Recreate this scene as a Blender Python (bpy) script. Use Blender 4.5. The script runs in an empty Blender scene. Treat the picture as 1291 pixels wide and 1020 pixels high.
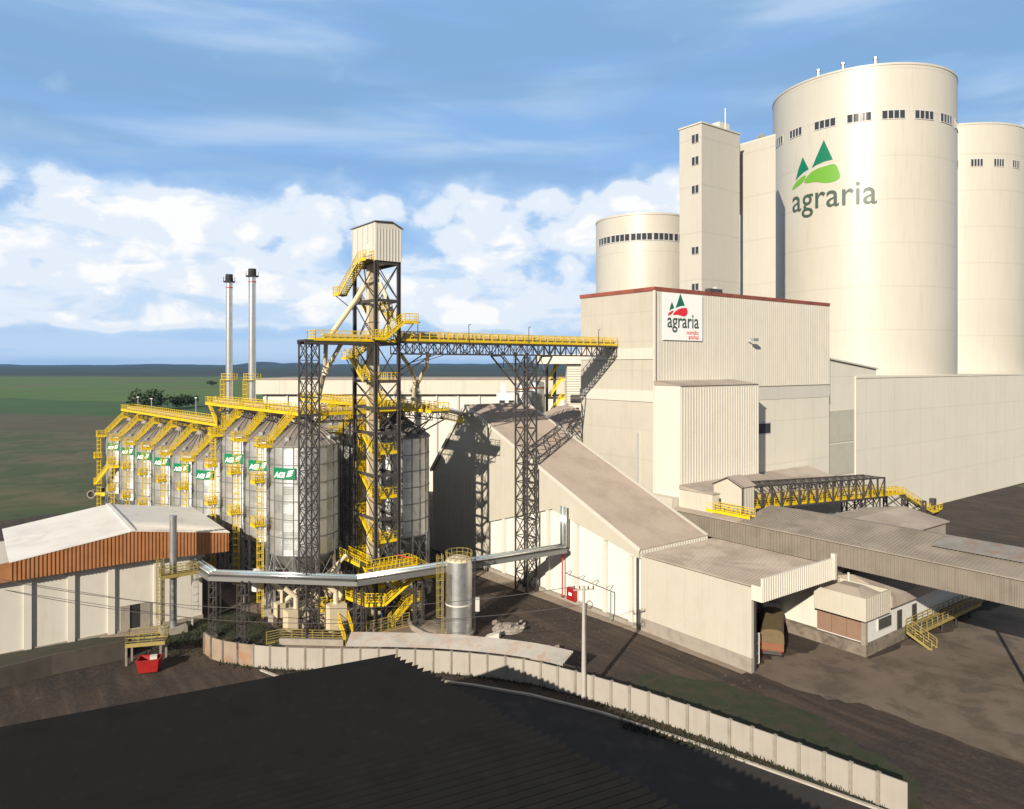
import bpy, bmesh, math, random
from mathutils import Vector
R = math.radians
random.seed(7)
SC = bpy.context.scene
COL = SC.collection
# ------------------------------------------------------------------ camera
H = 33.0
cam_d = bpy.data.cameras.new('camera'); cam = bpy.data.objects.new('camera', cam_d); COL.objects.link(cam)
cam.location = (0, 0, H); cam.rotation_euler = (R(90), 0, 0)
cam_d.sensor_width = 36; cam_d.lens = 36*920/1291; cam_d.shift_y = -49/1291
cam_d.clip_start = 0.5; cam_d.clip_end = 60000
SC.camera = cam
# ------------------------------------------------------------------ light
SUN_EL = R(22.5)
LX, LY = 0.418, 0.908                      # horizontal direction the light travels
SC.view_settings.view_transform = 'Standard'; SC.view_settings.look = 'None'
SC.view_settings.gamma = 1; SC.view_settings.exposure = 0.52
sun_d = bpy.data.lights.new('sun', 'SUN'); sun = bpy.data.objects.new('sun', sun_d); COL.objects.link(sun)
sun_d.energy = 5.0; sun_d.angle = R(0.5); sun_d.color = (1.0, 0.905, 0.76)
sun.location = (-60, -100, 120)
sun.rotation_euler = Vector((LX*math.cos(SUN_EL), LY*math.cos(SUN_EL), -math.sin(SUN_EL))).to_track_quat('-Z', 'Y').to_euler()
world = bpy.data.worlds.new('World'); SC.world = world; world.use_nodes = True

class NT:                                   # tiny node helper
    def __init__(s, tree): s.t = tree; s.n = tree.nodes; s.l = tree.links
    def node(s, ty, **kw):
        n = s.n.new(ty)
        for k, v in kw.items(): setattr(n, k, v)
        return n
    def set(s, sock, v):
        if isinstance(v, bpy.types.NodeSocket): s.l.new(v, sock)
        elif v is not None: sock.default_value = v
    def math(s, op, a, b=None, c=None, clamp=False):
        n = s.node('ShaderNodeMath', operation=op, use_clamp=clamp)
        s.set(n.inputs[0], a); s.set(n.inputs[1], b); s.set(n.inputs[2], c)
        return n.outputs[0]
    def vec(s, x, y, z):
        n = s.node('ShaderNodeCombineXYZ'); s.set(n.inputs[0], x); s.set(n.inputs[1], y); s.set(n.inputs[2], z)
        return n.outputs[0]
    def sep(s, v):
        n = s.node('ShaderNodeSeparateXYZ'); s.set(n.inputs[0], v); return n.outputs
    def noise(s, v, scale, detail=4, rough=.5, dist=0):
        n = s.node('ShaderNodeTexNoise'); s.set(n.inputs['Vector'], v)
        n.inputs['Scale'].default_value = scale; n.inputs['Detail'].default_value = detail
        n.inputs['Roughness'].default_value = rough; n.inputs['Distortion'].default_value = dist
        return n.outputs[0]
    def mix(s, f, a, b, mode='MIX'):
        n = s.node('ShaderNodeMix', data_type='RGBA', blend_type=mode); n.clamp_factor = True
        s.set(n.inputs[0], f); s.set(n.inputs[6], a if isinstance(a, bpy.types.NodeSocket) else (*a, 1) if len(a) == 3 else a)
        s.set(n.inputs[7], b if isinstance(b, bpy.types.NodeSocket) else (*b, 1) if len(b) == 3 else b)
        return n.outputs[2]
    def ramp(s, v, a, b):                    # smoothstep a..b -> 0..1
        n = s.node('ShaderNodeMapRange', interpolation_type='SMOOTHSTEP')
        s.set(n.inputs[0], v); n.inputs[1].default_value = a; n.inputs[2].default_value = b
        return n.outputs[0]
    def bump(s, h, strength, dist=.05):
        n = s.node('ShaderNodeBump'); n.inputs['Strength'].default_value = strength; n.inputs['Distance'].default_value = dist
        s.set(n.inputs['Height'], h); return n.outputs[0]

w = NT(world.node_tree); w.n.clear()
WS = 0.1
tc = w.node('ShaderNodeTexCoord'); d = tc.outputs['Generated']
sky = w.node('ShaderNodeTexSky', sky_type='NISHITA'); sky.sun_disc = False
sky.sun_elevation = SUN_EL; sky.sun_rotation = math.atan2(-LX, -LY)
sky.air_density = 1.0; sky.dust_density = 0.6; sky.ozone_density = 2.0; sky.altitude = 900
x, y, z = w.sep(d)
az = w.math('ARCTAN2', x, y); el = w.math('ARCSINE', z)
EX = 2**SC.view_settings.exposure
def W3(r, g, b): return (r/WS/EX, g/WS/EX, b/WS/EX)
# blue of the clear sky, tinted from the sky texture
base = w.mix(0.85, sky.outputs[0], W3(.27, .49, .85))
base = w.mix(w.ramp(el, .11, .0), base, W3(.56, .73, .95))
# high flat stratus with soft streaks
sv = w.vec(w.math('MULTIPLY', az, 1.1), w.math('MULTIPLY', el, 6.0), 0.0)
strat = w.math('MULTIPLY', w.ramp(w.noise(sv, 2.2, 5, .5, .4), .42, .66), w.ramp(el, .20, .27))
base = w.mix(w.math('MULTIPLY', strat, .75), base, W3(.52, .68, .88))
sv2 = w.vec(w.math('MULTIPLY', az, .9), w.math('MULTIPLY', el, 5.5), 4.3)
dk = w.math('MULTIPLY', w.ramp(w.noise(sv2, 2.4, 4, .5, .3), .38, .60), w.ramp(el, .22, .29))
base = w.mix(w.math('MULTIPLY', dk, .85), base, W3(.235, .43, .70))
# long low stratus bars between cumulus and horizon
sv3 = w.vec(w.math('MULTIPLY', az, 1.2), w.math('MULTIPLY', el, 14.0), 9.1)
bars = w.math('MULTIPLY', w.ramp(w.noise(sv3, 2.0, 4, .5, .2), .48, .6), w.ramp(el, .09, .05))
base = w.mix(w.math('MULTIPLY', bars, .45), base, W3(.36, .58, .90))
# cumulus banks: billows of several sizes, lit from behind the viewer, upper left
def cumulus(dx, dz):
    v = w.vec(w.math('ADD', az, dx), w.math('MULTIPLY', w.math('ADD', el, dz), 1.35), 5.35)
    a = w.noise(v, 5.5, 3, .5, .2)
    f = w.noise(v, 22, 9, .68, .3)
    vo = w.node('ShaderNodeTexVoronoi', feature='SMOOTH_F1'); wv = w.node('ShaderNodeVectorMath', operation='MULTIPLY_ADD')
    nz = w.node('ShaderNodeTexNoise'); w.l.new(v, nz.inputs['Vector']); nz.inputs['Scale'].default_value = 20; nz.inputs['Detail'].default_value = 2
    w.l.new(nz.outputs[1], wv.inputs[0]); wv.inputs[1].default_value = (.035, .035, 0); w.l.new(v, wv.inputs[2])
    w.l.new(wv.outputs[0], vo.inputs['Vector']); vo.inputs['Scale'].default_value = 19; vo.inputs['Smoothness'].default_value = .35
    r = w.math('ADD', w.math('MULTIPLY', a, .60), w.math('MULTIPLY', f, .22))
    return w.math('SUBTRACT', r, w.math('MULTIPLY', w.math('SUBTRACT', vo.outputs['Distance'], .40), .20))
big = cumulus(.0, .0)
env = w.math('MULTIPLY', w.ramp(el, .025, .065), w.ramp(w.math('ADD', el, w.math('MULTIPLY', az, -.05)), .285, .215))
th = w.math('ADD', big, w.math('MULTIPLY', w.math('SUBTRACT', env, 1.0), .30))
mask = w.ramp(th, .300, .368)
veil = w.ramp(th, .20, .36)
big2 = cumulus(.022, -.030)
lit = w.ramp(w.math('SUBTRACT', big2, big), -.045, .02)
lit = w.math('MAXIMUM', lit, w.ramp(th, .47, .40))
ccol = w.mix(lit, W3(1.0, 1.0, 1.0), W3(.80, .88, .985))
cv = w.vec(w.math('MULTIPLY', az, 1.0), w.math('MULTIPLY', el, 2.6), 7.7)
holes = w.ramp(w.noise(cv, 7.5, 5, .6, .4), .50, .66)
ccol = w.mix(w.math('MULTIPLY', holes, .85), ccol, W3(.54, .72, .95))
base = w.mix(w.math('MULTIPLY', veil, .5), base, W3(.62, .78, .97))
col = w.mix(mask, base, ccol)
col = w.mix(w.ramp(el, .48, .75), col, W3(.20, .26, .36))                      # unseen sky overhead dimmed to cut the fill light
col = w.mix(w.ramp(y, .25, -.25), col, W3(.30, .33, .38))                      # unseen sky behind the viewer kept dull and neutral for the fill
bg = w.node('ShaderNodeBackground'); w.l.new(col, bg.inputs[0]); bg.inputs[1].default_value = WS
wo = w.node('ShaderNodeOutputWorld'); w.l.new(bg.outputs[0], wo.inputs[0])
try: world.cycles.sampling_method = 'MANUAL'; world.cycles.sample_map_resolution = 512
except Exception: pass

# ------------------------------------------------------------------ materials
def pbr(name, col, rough=.7, metal=0.0, var=.0, scale=1.0, streak=.0, rib=None, hline=None, bump=.0, bscale=8, dirt=None, dirtcol=(.12, .09, .06), obj=False, gaps=None):
    m = bpy.data.materials.new(name); m.use_nodes = True
    t = NT(m.node_tree); b = t.n['Principled BSDF']
    b.inputs['Roughness'].default_value = rough; b.inputs['Metallic'].default_value = metal
    if obj: pos = t.node('ShaderNodeTexCoord').outputs['Object']
    else: pos = t.node('ShaderNodeNewGeometry').outputs['Position']
    c = t.node('ShaderNodeRGB').outputs[0]; c.default_value = (*col, 1)
    def darken(c, f, amt): return t.mix(t.math('MULTIPLY', f, amt), c, (col[0]*.35, col[1]*.33, col[2]*.3))
    if var: c = darken(c, t.ramp(t.noise(pos, scale, 6, .6), .38, .75), var)
    px, py, pz = t.sep(pos)
    if streak:
        sv = t.vec(px, py, t.math('MULTIPLY', pz, .06))
        c = darken(c, t.ramp(t.noise(sv, 1.6, 5, .65), .48, .80), streak)
    if dirt:
        c = t.mix(t.math('MULTIPLY', t.ramp(t.noise(pos, dirt[0], 7, .65, .4), dirt[1], dirt[2]), dirt[3]), c, dirtcol)
    hgt = None
    if rib or hline:
        # plant frame: b = .8x+.6y, a = -.6x+.8y ; a+b runs along both wall directions
        s = t.math('ADD', t.math('MULTIPLY', px, .2), t.math('MULTIPLY', py, 1.4))
        if rib:
            fr = t.math('FRACT', t.math('DIVIDE', s, rib))
            g = t.ramp(t.math('ABSOLUTE', t.math('SUBTRACT', fr, .5)), .46, .5) if rib > .9 else t.math('ABSOLUTE', t.math('SUBTRACT', fr, .5))
            c = darken(c, g, .14 if rib > .9 else .3)
        if hline:
            fr = t.math('FRACT', t.math('DIVIDE', pz, hline))
            g = t.ramp(t.math('ABSOLUTE', t.math('SUBTRACT', fr, .5)), .47, .5)
            c = darken(c, g, .16)
    t.l.new(c, b.inputs['Base Color'])
    if bump:
        t.l.new(t.bump(t.noise(pos, bscale, 5, .6), bump), b.inputs['Normal'])
    return m

M = {}
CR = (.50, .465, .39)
M['cream_lifted'] = pbr('cream_render_lifted', (.63, .595, .51), .6, var=.08, scale=.12, streak=.12, rib=6.2, hline=7.7, bump=.05)  # lighter copy of the cream render, offsets weak sunlight on front faces
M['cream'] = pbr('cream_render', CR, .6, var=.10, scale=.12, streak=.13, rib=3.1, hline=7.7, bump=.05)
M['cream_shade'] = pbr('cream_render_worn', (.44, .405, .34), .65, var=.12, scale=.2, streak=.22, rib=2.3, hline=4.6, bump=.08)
M['silo_cream'] = pbr('cream_silo_paint', (.46, .435, .38), .42, var=.07, scale=.05, streak=.16, hline=10.4, bump=.02, bscale=.3)
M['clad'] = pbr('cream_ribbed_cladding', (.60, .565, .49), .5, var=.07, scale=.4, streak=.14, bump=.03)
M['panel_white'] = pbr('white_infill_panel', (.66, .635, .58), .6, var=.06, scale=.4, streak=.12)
M['clad_sunward'] = pbr('cream_cladding_sunward', (.475, .44, .37), .5, var=.07, scale=.4, streak=.14, bump=.03)  # darker copy of the ribbed cladding, tones down faces in full sun
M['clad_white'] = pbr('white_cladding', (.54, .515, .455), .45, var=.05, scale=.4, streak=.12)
M['white'] = pbr('white_paint', (0.624, 0.616, 0.584), .5, var=.1, scale=1.3, streak=.12)
M['panel'] = pbr('white_panel_wall', (.58, .545, .48), .6, var=.08, scale=.5, streak=.12)
M['redcap'] = pbr('rusty_red_cap', (.26, .07, .045), .6, var=.6, scale=.3)
M['greyroof'] = pbr('weathered_fibre_roof', (.36, .30, .25), .85, var=.35, scale=.25, bump=.2, bscale=3, dirt=(.5, .55, .7, .35), dirtcol=(.46, .39, .32))
M['greyroof2'] = pbr('weathered_grey_roof', (.34, .285, .235), .8, var=.35, scale=.2, bump=.2, bscale=3, dirt=(.14, .5, .6, .35), dirtcol=(.5, .44, .37))
M['fascia'] = pbr('weathered_fascia_sheet', (.21, .18, .145), .7, var=.3, scale=.5, streak=.55)
M['orange'] = pbr('orange_fascia_sheet', (.38, .165, .065), .55, var=.3, scale=.6, streak=.3)
M['greyroof3'] = pbr('dark_weathered_roof', (.26, .225, .185), .85, var=.4, scale=.25, bump=.2, bscale=3, dirt=(.2, .5, .62, .5), dirtcol=(.34, .30, .25))
M['whiteroof'] = pbr('pale_roof_sheet', (.72, .68, .62), .6, var=.2, scale=.15, bump=.05, dirt=(.3, .5, .75, .3), dirtcol=(.35, .28, .22))
M['blackroof'] = pbr('dark_fibre_cement_roof', (.012, .0122, .0125), 1, var=.3, scale=.4, bump=.1, dirt=(.9, .5, .75, .35), dirtcol=(.022, .021, .02))
M['blackroof'].node_tree.nodes['Principled BSDF'].inputs['Specular IOR Level'].default_value = .08
M['steel'] = pbr('dark_painted_steel', (.075, .068, .066), .5, .3, var=.25, scale=1)
M['steel_light'] = pbr('galvanised_steel', (.42, .43, .43), .4, .7, var=.3, scale=1)
M['seam'] = pbr('dull_galvanised_seam', (.20, .20, .195), .5, .4)
M['yellow'] = pbr('yellow_safety_paint', (0.680, 0.476, 0.009), .45, var=.18, scale=1.2, dirt=(1.6, .5, .72, .45), dirtcol=(.30, .19, .03))
M['paleyellow'] = pbr('faded_yellow_paint', (.30, .235, .07), .6, var=.3, scale=1.5)
M['deck'] = pbr('grating_deck', (.10, .09, .075), .8)
M['casing'] = pbr('buff_conveyor_casing', (0.576, 0.440, 0.192), .5, var=.15, scale=.8)
M['duct'] = pbr('cream_duct', (0.560, 0.480, 0.336), .5, var=.1, scale=.8, dirt=(1.2, .62, .72, .5), dirtcol=(.25, .12, .05))
M['pipe'] = pbr('silver_pipe_cladding', (.80, .80, .78), .25, .85, var=.12, scale=.8)
M['cyan'] = pbr('pale_cyan_pipe', (.35, .62, .66), .35, .1)
M['redpipe'] = pbr('red_pipe', (.42, .03, .025), .5)
M['red'] = pbr('red_paint', (.30, .012, .012), .45, var=.3, scale=2)
M['glass'] = pbr('dark_window_glass', (.035, .04, .05), .12)
M['frame'] = pbr('grey_window_frame', (.45, .44, .42), .5)
M['black'] = pbr('matte_black', (.02, .02, .02), .8)
M['concrete'] = pbr('concrete', (0.288, 0.256, 0.216), .9, var=.35, scale=.9, bump=.2)
M['concrete_dark'] = pbr('stained_concrete', (.20, .165, .13), .9, var=.5, scale=.5, bump=.2, dirt=(.7, .45, .65, .7), dirtcol=(.05, .04, .03))
M['wall_dark'] = pbr('blackish_concrete', (.07, .058, .046), .95, var=.5, scale=.6, bump=.2, streak=.3)  # near-black concrete, mottled, with vertical streaks
M['rustwall'] = pbr('rust_stained_wall', (.27, .21, .155), .9, var=.4, scale=.6, dirt=(.45, .48, .66, .7), dirtcol=(.30, .12, .05))
M['wallpanel'] = pbr('precast_wall_panel', (.33, .30, .26), .8, var=.15, scale=.5, streak=.2, dirt=(.3, .6, .75, .5), dirtcol=(.38, .2, .1))
M['roller'] = pbr('terracotta_roller_door', (.24, .15, .105), .6, var=.2, scale=1.0)
M['greendark'] = pbr('logo_dark_green', (.0, .14, .075), .45)
M['greenlight'] = pbr('logo_light_green', (.12, .31, .035), .45)
M['logored'] = pbr('logo_red', (.66, .02, .03), .45)
M['logogrey'] = pbr('logo_dark_grey', (.045, .075, .06), .45)
M['signgreen'] = pbr('sign_green', (.0, .17, .075), .4)
M['signwhite'] = pbr('sign_white', (.85, .85, .83), .4)
M['tarp'] = pbr('olive_tarpaulin', (.13, .095, .045), .8, var=.3, scale=2, bump=.3, bscale=3)
M['truckorange'] = pbr('faded_orange_truck_body', (.20, .075, .03), .6, var=.3, scale=2)
M['rubber'] = pbr('tyre_rubber', (.02, .02, .02), .9)
M['bark'] = pbr('bark', (.08, .055, .035), .9)
M['leaf'] = pbr('leaf_green', (.035, .06, .018), .8, var=.5, scale=.3)
M['forest'] = pbr('dark_forest', (.022, .04, .02), .95, var=.6, scale=.004)
M['hill'] = pbr('hill_woods', (.02, .036, .026), .95, var=.5, scale=.0015)
M['blue'] = pbr('blue_overalls', (.02, .07, .28), .8)
M['skin'] = pbr('skin', (.38, .2, .13), .6)
M['motor'] = pbr('motor_blue_grey', (.06, .1, .16), .5)
M['poleconc'] = pbr('pole_concrete', (.38, .35, .31), .85, var=.2, scale=1)
M['grass'] = pbr('dark_grass', (.020, .030, .008), .95, var=.5, scale=.7, bump=.4, bscale=5, dirt=(.55, .42, .62, .8), dirtcol=(.042, .032, .018))
M['lane'] = pbr('dark_asphalt', (.022, .020, .019), .9, var=.4, scale=.4, bump=.15, dirt=(.35, .5, .75, .5), dirtcol=(.09, .065, .045))
M['pave'] = pbr('dusty_pavement', (.27, .215, .165), .9, var=.35, scale=.5, bump=.1)
M['pad'] = pbr('dusty_concrete_pad', (.19, .14, .105), .9, var=.4, scale=.35, bump=.1)
M['apron'] = pbr('dusty_apron', (.15, .115, .085), .95, var=.5, scale=.12, bump=.15, dirt=(.22, .46, .62, .7), dirtcol=(.065, .048, .036))
M['stone'] = pbr('brown_stones', (.085, .06, .045), .95, var=.4, scale=2)
M['fibre'] = pbr('dull_translucent_sheet', (.44, .425, .35), .6, var=.15, scale=.5, streak=.2)
M['kerb'] = pbr('white_kerb', (0.385, 0.350, 0.294), .8, var=.3, scale=1)
M['oldtin'] = pbr('bright_old_tin_roof', (.27, .25, .225), .6, .15, var=.35, scale=.5, dirt=(.8, .5, .62, .6), dirtcol=(.25, .15, .1))

def yard_mat():
    m = bpy.data.materials.new('yard_dirt'); m.use_nodes = True
    t = NT(m.node_tree); b = t.n['Principled BSDF']; b.inputs['Roughness'].default_value = .95
    p = t.node('ShaderNodeNewGeometry').outputs['Position']
    px, py, pz = t.sep(p)
    along = t.math('SUBTRACT', t.math('MULTIPLY', py, .8), t.math('MULTIPLY', px, .6))
    acr = t.math('ADD', t.math('MULTIPLY', px, .8), t.math('MULTIPLY', py, .6))
    tracks = t.noise(t.vec(t.math('MULTIPLY', along, .05), t.math('MULTIPLY', acr, .7), 0.), 1.0, 5, .6, .6)
    c = t.mix(t.ramp(tracks, .35, .7), (.028, .018, .012), (.070, .046, .031))
    c = t.mix(t.math('MULTIPLY', t.ramp(t.noise(p, .12, 6, .6, .5), .42, .62), .75), c, (.020, .015, .012))
    c = t.mix(t.math('MULTIPLY', t.ramp(t.noise(p, .5, 6, .7), .55, .75), .5), c, (.15, .095, .062))
    c = t.mix(t.math('MULTIPLY', t.ramp(t.noise(p, 2.6, 6, .75), .5, .72), .55), c, (.11, .075, .052))
    t.l.new(c, b.inputs['Base Color'])
    t.l.new(t.bump(t.noise(p, 1.2, 7, .7), .7, .25), b.inputs['Normal'])
    return m
M['yard'] = yard_mat()

def field_mat():
    m = bpy.data.materials.new('fields'); m.use_nodes = True
    t = NT(m.node_tree); b = t.n['Principled BSDF']; b.inputs['Roughness'].default_value = 1
    p = t.node('ShaderNodeNewGeometry').outputs['Position']
    px, py, pz = t.sep(p)
    wob = t.math('MULTIPLY', t.math('SUBTRACT', t.noise(p, .004, 3), .5), 160)
    yy = t.math('ADD', t.math('ADD', py, t.math('MULTIPLY', px, .35)), wob)
    green = t.mix(t.ramp(t.noise(p, .012, 5, .6), .35, .7), (.052, .110, .012), (.076, .128, .018))
    green2 = t.mix(t.ramp(t.noise(p, .02, 5, .6), .35, .7), (.022, .070, .008), (.036, .084, .011))
    rough = t.mix(t.ramp(t.noise(p, .035, 8, .7, .5), .42, .62), (.042, .062, .016), (.105, .085, .045))
    rough = t.mix(t.ramp(t.noise(p, .12, 6, .7), .55, .7), rough, (.024, .034, .013))
    brown = t.mix(t.ramp(t.noise(p, .03, 5, .6), .35, .65), (.060, .056, .024), (.082, .066, .032))
    c = t.mix(t.ramp(yy, 285, 296), rough, brown)
    c = t.mix(t.ramp(yy, 425, 437), c, green2)
    c = t.mix(t.ramp(yy, 640, 655), c, green)
    c = t.mix(t.math('MULTIPLY', t.ramp(t.noise(p, .0035, 4, .5, 1.), .55, .60), t.ramp(yy, 900, 1000)), c, (.10, .085, .04))
    c = t.mix(t.ramp(yy, 2000, 2150), c, t.mix(t.ramp(t.noise(p, .0022, 6, .6), .45, .6), (.010, .020, .012), (.022, .036, .018)))
    t.l.new(c, b.inputs['Base Color'])
    return m
M['field'] = field_mat()

def galv_mat(name, base, nseg, hh, rough=.36, metal=.75, bmp=.09):
    m = bpy.data.materials.new(name); m.use_nodes = True
    t = NT(m.node_tree); b = t.n['Principled BSDF']
    p = t.node('ShaderNodeTexCoord').outputs['Object']; px, py, pz = t.sep(p)
    ang = t.math('ARCTAN2', py, px)
    ia = t.math('FLOOR', t.math('MULTIPLY', ang, nseg/(2*math.pi))); iz = t.math('FLOOR', t.math('DIVIDE', pz, hh))
    wn = t.node('ShaderNodeTexWhiteNoise', noise_dimensions='3D'); t.l.new(t.vec(ia, iz, 3.0), wn.inputs['Vector'])
    v = t.math('ADD', t.math('MULTIPLY', wn.outputs['Value'], .26), .80)
    gp = t.node('ShaderNodeNewGeometry').outputs['Position']
    st = t.math('SUBTRACT', 1.0, t.math('MULTIPLY', t.ramp(t.noise(gp, .9, 6, .65), .45, .8), .35))
    v = t.math('MULTIPLY', v, st)
    mm = t.mix(1.0, base, t.vec(v, v, v), 'MULTIPLY')
    t.l.new(mm, b.inputs['Base Color']); b.inputs['Metallic'].default_value = metal
    r = t.math('ADD', t.math('MULTIPLY', wn.outputs['Value'], .12), rough); t.l.new(r, b.inputs['Roughness'])
    t.l.new(t.bump(t.math('SINE', t.math('MULTIPLY', pz, 2*math.pi/.22)), bmp, .03), b.inputs['Normal'])
    return m
M['galv'] = galv_mat('galvanised_silo_sheet', (.62, .63, .62), 20, 1.17)
M['galvroof'] = galv_mat('galvanised_cone_roof', (.30, .27, .24), 24, 50, .55, .45)
M['tank'] = galv_mat('brushed_tank_steel', (.74, .74, .73), 3, 2.6, .30, .9, .04)

# ------------------------------------------------------------------ geometry helpers
def P(b, a, z=0.): return Vector((.8*b-.6*a, .6*b+.8*a, z))       # plant frame -> world (b runs away right, a away left)
UB, UA, UZ = Vector((.8, .6, 0)), Vector((-.6, .8, 0)), Vector((0, 0, 1))

class MB:
    def __init__(s): s.v = []; s.f = []
    def raw(s, vs, fs):
        n = len(s.v); s.v += [Vector(p) for p in vs]; s.f += [tuple(i+n for i in f) for f in fs]; return s
    def para(s, o, x, y, z):                 # parallelepiped from corner o and three edges
        return s.raw([o, o+x, o+x+y, o+y, o+z, o+x+z, o+x+y+z, o+y+z], [(0,3,2,1),(4,5,6,7),(0,1,5,4),(1,2,6,5),(2,3,7,6),(3,0,4,7)])
    def pbox(s, b0, b1, a0, a1, z0, z1): return s.para(P(b0, a0, z0), UB*(b1-b0), UA*(a1-a0), UZ*(z1-z0))
    def cbox(s, c, sx, sy, sz, rz=None):     # centred box on a base point; rz None -> plant frame
        ux, uy = (UB, UA) if rz is None else (Vector((math.cos(rz), math.sin(rz), 0)), Vector((-math.sin(rz), math.cos(rz), 0)))
        c = Vector(c); return s.para(c-ux*sx/2-uy*sy/2, ux*sx, uy*sy, UZ*sz)
    def bar(s, p, q, wd, hh=None):
        p, q = Vector(p), Vector(q); hh = hh or wd; dvec = q-p
        if dvec.length < 1e-5: return s
        dn = dvec.normalized(); side = dn.cross(UZ)
        if side.length < 1e-3: side = Vector((1, 0, 0)) if abs(dn.z) > .9 and False else UB.copy()
        side.normalize(); up = side.cross(dn).normalized()
        return s.para(p-side*wd/2-up*hh/2, side*wd, dvec, up*hh)
    def tube(s, p, q, r, n=10, r2=None, cap=True):
        p, q = Vector(p), Vector(q); r2 = r if r2 is None else r2; dn = (q-p).normalized()
        u = dn.orthogonal().normalized(); v = dn.cross(u)
        base = len(s.v)
        for c, rr in ((p, r), (q, r2)):
            for i in range(n):
                t = 2*math.pi*i/n; s.v.append(c+(u*math.cos(t)+v*math.sin(t))*rr)
        for i in range(n): j = (i+1) % n; s.f.append((base+i, base+j, base+n+j, base+n+i))
        if cap: s.f.append(tuple(base+i for i in range(n))[::-1]); s.f.append(tuple(base+n+i for i in range(n)))
        return s
    def pipe(s, pts, r, n=8):
        for p, q in zip(pts, pts[1:]): s.tube(p, q, r, n)
        return s
    def lathe(s, c, prof, n=40, cap=True, a0=0):    # prof: list of (r,z)
        base = len(s.v); c = Vector(c)
        for r, z in prof:
            for i in range(n):
                t = a0+2*math.pi*i/n; s.v.append(c+Vector((math.cos(t)*r, math.sin(t)*r, z)))
        for k in range(len(prof)-1):
            for i in range(n):
                j = (i+1) % n; s.f.append((base+k*n+i, base+k*n+j, base+(k+1)*n+j, base+(k+1)*n+i))
        if cap:
            s.f.append(tuple(base+i for i in range(n))[::-1]); k = len(prof)-1; s.f.append(tuple(base+k*n+i for i in range(n)))
        return s
    def prism(s, pts, ext):
        n = len(pts); pts = [Vector(p) for p in pts]; base = len(s.v)
        s.v += pts+[p+ext for p in pts]
        s.f.append(tuple(base+i for i in range(n))[::-1]); s.f.append(tuple(base+n+i for i in range(n)))
        for i in range(n): j = (i+1) % n; s.f.append((base+i, base+j, base+n+j, base+n+i))
        return s
    def ribs(s, p, q, up, pitch, wd, dep, nrm):     # ribs proud of a sheet: start line p->q, each running along 'up'
        p, q = Vector(p), Vector(q); L = (q-p).length; dn = (q-p).normalized(); k = max(1, int(L/pitch))
        for i in range(k+1):
            o = p+dn*(i*L/k-wd/2)
            s.para(o-nrm*.03, dn*wd, up, nrm*(dep+.03))
        return s
    def build(s, name, mat, parent=None, smooth=False, loc=None):
        root = parent; off = Vector((0, 0, 0))
        while root is not None: off += root.location; root = root.parent
        if loc is not None: off = Vector(loc)
        me = bpy.data.meshes.new(name); me.from_pydata([tuple(v-off) for v in s.v], [], s.f); me.materials.append(M[mat])
        bm = bmesh.new(); bm.from_mesh(me); bmesh.ops.recalc_face_normals(bm, faces=bm.faces)
        if smooth:
            for f in bm.faces: f.smooth = len(f.verts) <= 4
            for e in bm.edges:
                if len(e.link_faces) == 2 and e.calc_face_angle(0) > R(38): e.smooth = False
        bm.to_mesh(me); bm.free()
        o = bpy.data.objects.new(name, me); COL.objects.link(o)
        if parent is not None: o.parent = parent
        if loc is not None: o.location = loc
        return o

def thing(name, label, cat, loc, group=None):
    o = bpy.data.objects.new(name, None); COL.objects.link(o); o.location = loc; o.empty_display_size = 1
    o['label'] = label; o['category'] = cat
    if group: o['group'] = group
    return o
def tag(o, label, cat, group=None):
    o['label'] = label; o['category'] = cat
    if group: o['group'] = group
    return o
def struct(o, kind='structure', **kw):
    o['kind'] = kind
    for k, v in kw.items(): o[k] = v
    return o
def copy_tree(o, parent=None):
    c = o.copy(); COL.objects.link(c); c.parent = parent
    for ch in [x for x in ALLCH(o)]: copy_tree(ch, c)
    return c
def ALLCH(o): return [c for c in bpy.data.objects if c.parent == o]

# ---- building-block assemblies
def rail(mb, pts, h=1.1, step=1.4, bars=3, w_=.07, toe=True):
    pts = [Vector(p) for p in pts]
    for p, q in zip(pts, pts[1:]):
        L = (q-p).length
        for k in range(1, bars+1): mb.bar(p+UZ*h*k/bars, q+UZ*h*k/bars, w_ if k == bars else w_*.65)
        if toe: mb.bar(p+UZ*.1, q+UZ*.1, .04, .2)
        n = max(1, round(L/step))
        for i in range(n+1): c = p.lerp(q, i/n); mb.bar(c-UZ*.12, c+UZ*h, w_)
def walk(parent, p, q, wd, mats=('deck', 'yellow'), sides=(1, 1), ends=(0, 0), nm=('deck', 'railing'), h=1.1, edge=.22, step=1.4):
    p, q = Vector(p), Vector(q); dn = (q-p).normalized(); side = dn.cross(UZ).normalized()
    d = MB(); d.para(p-side*wd/2-UZ*.1, side*wd, q-p, UZ*.1).build(nm[0], mats[0], parent)
    r = MB()
    for sg in (1, -1):
        o = side*(wd/2)*sg
        r.bar(p+o-UZ*.1, q+o-UZ*.1, .08, edge)
        if sides[0 if sg == 1 else 1]: rail(r, [p+o, q+o], h, step)
    if ends[0]: rail(r, [p-side*wd/2, p+side*wd/2], h, step)
    if ends[1]: rail(r, [q-side*wd/2, q+side*wd/2], h, step)
    return r.build(nm[1], mats[1], parent)
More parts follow.
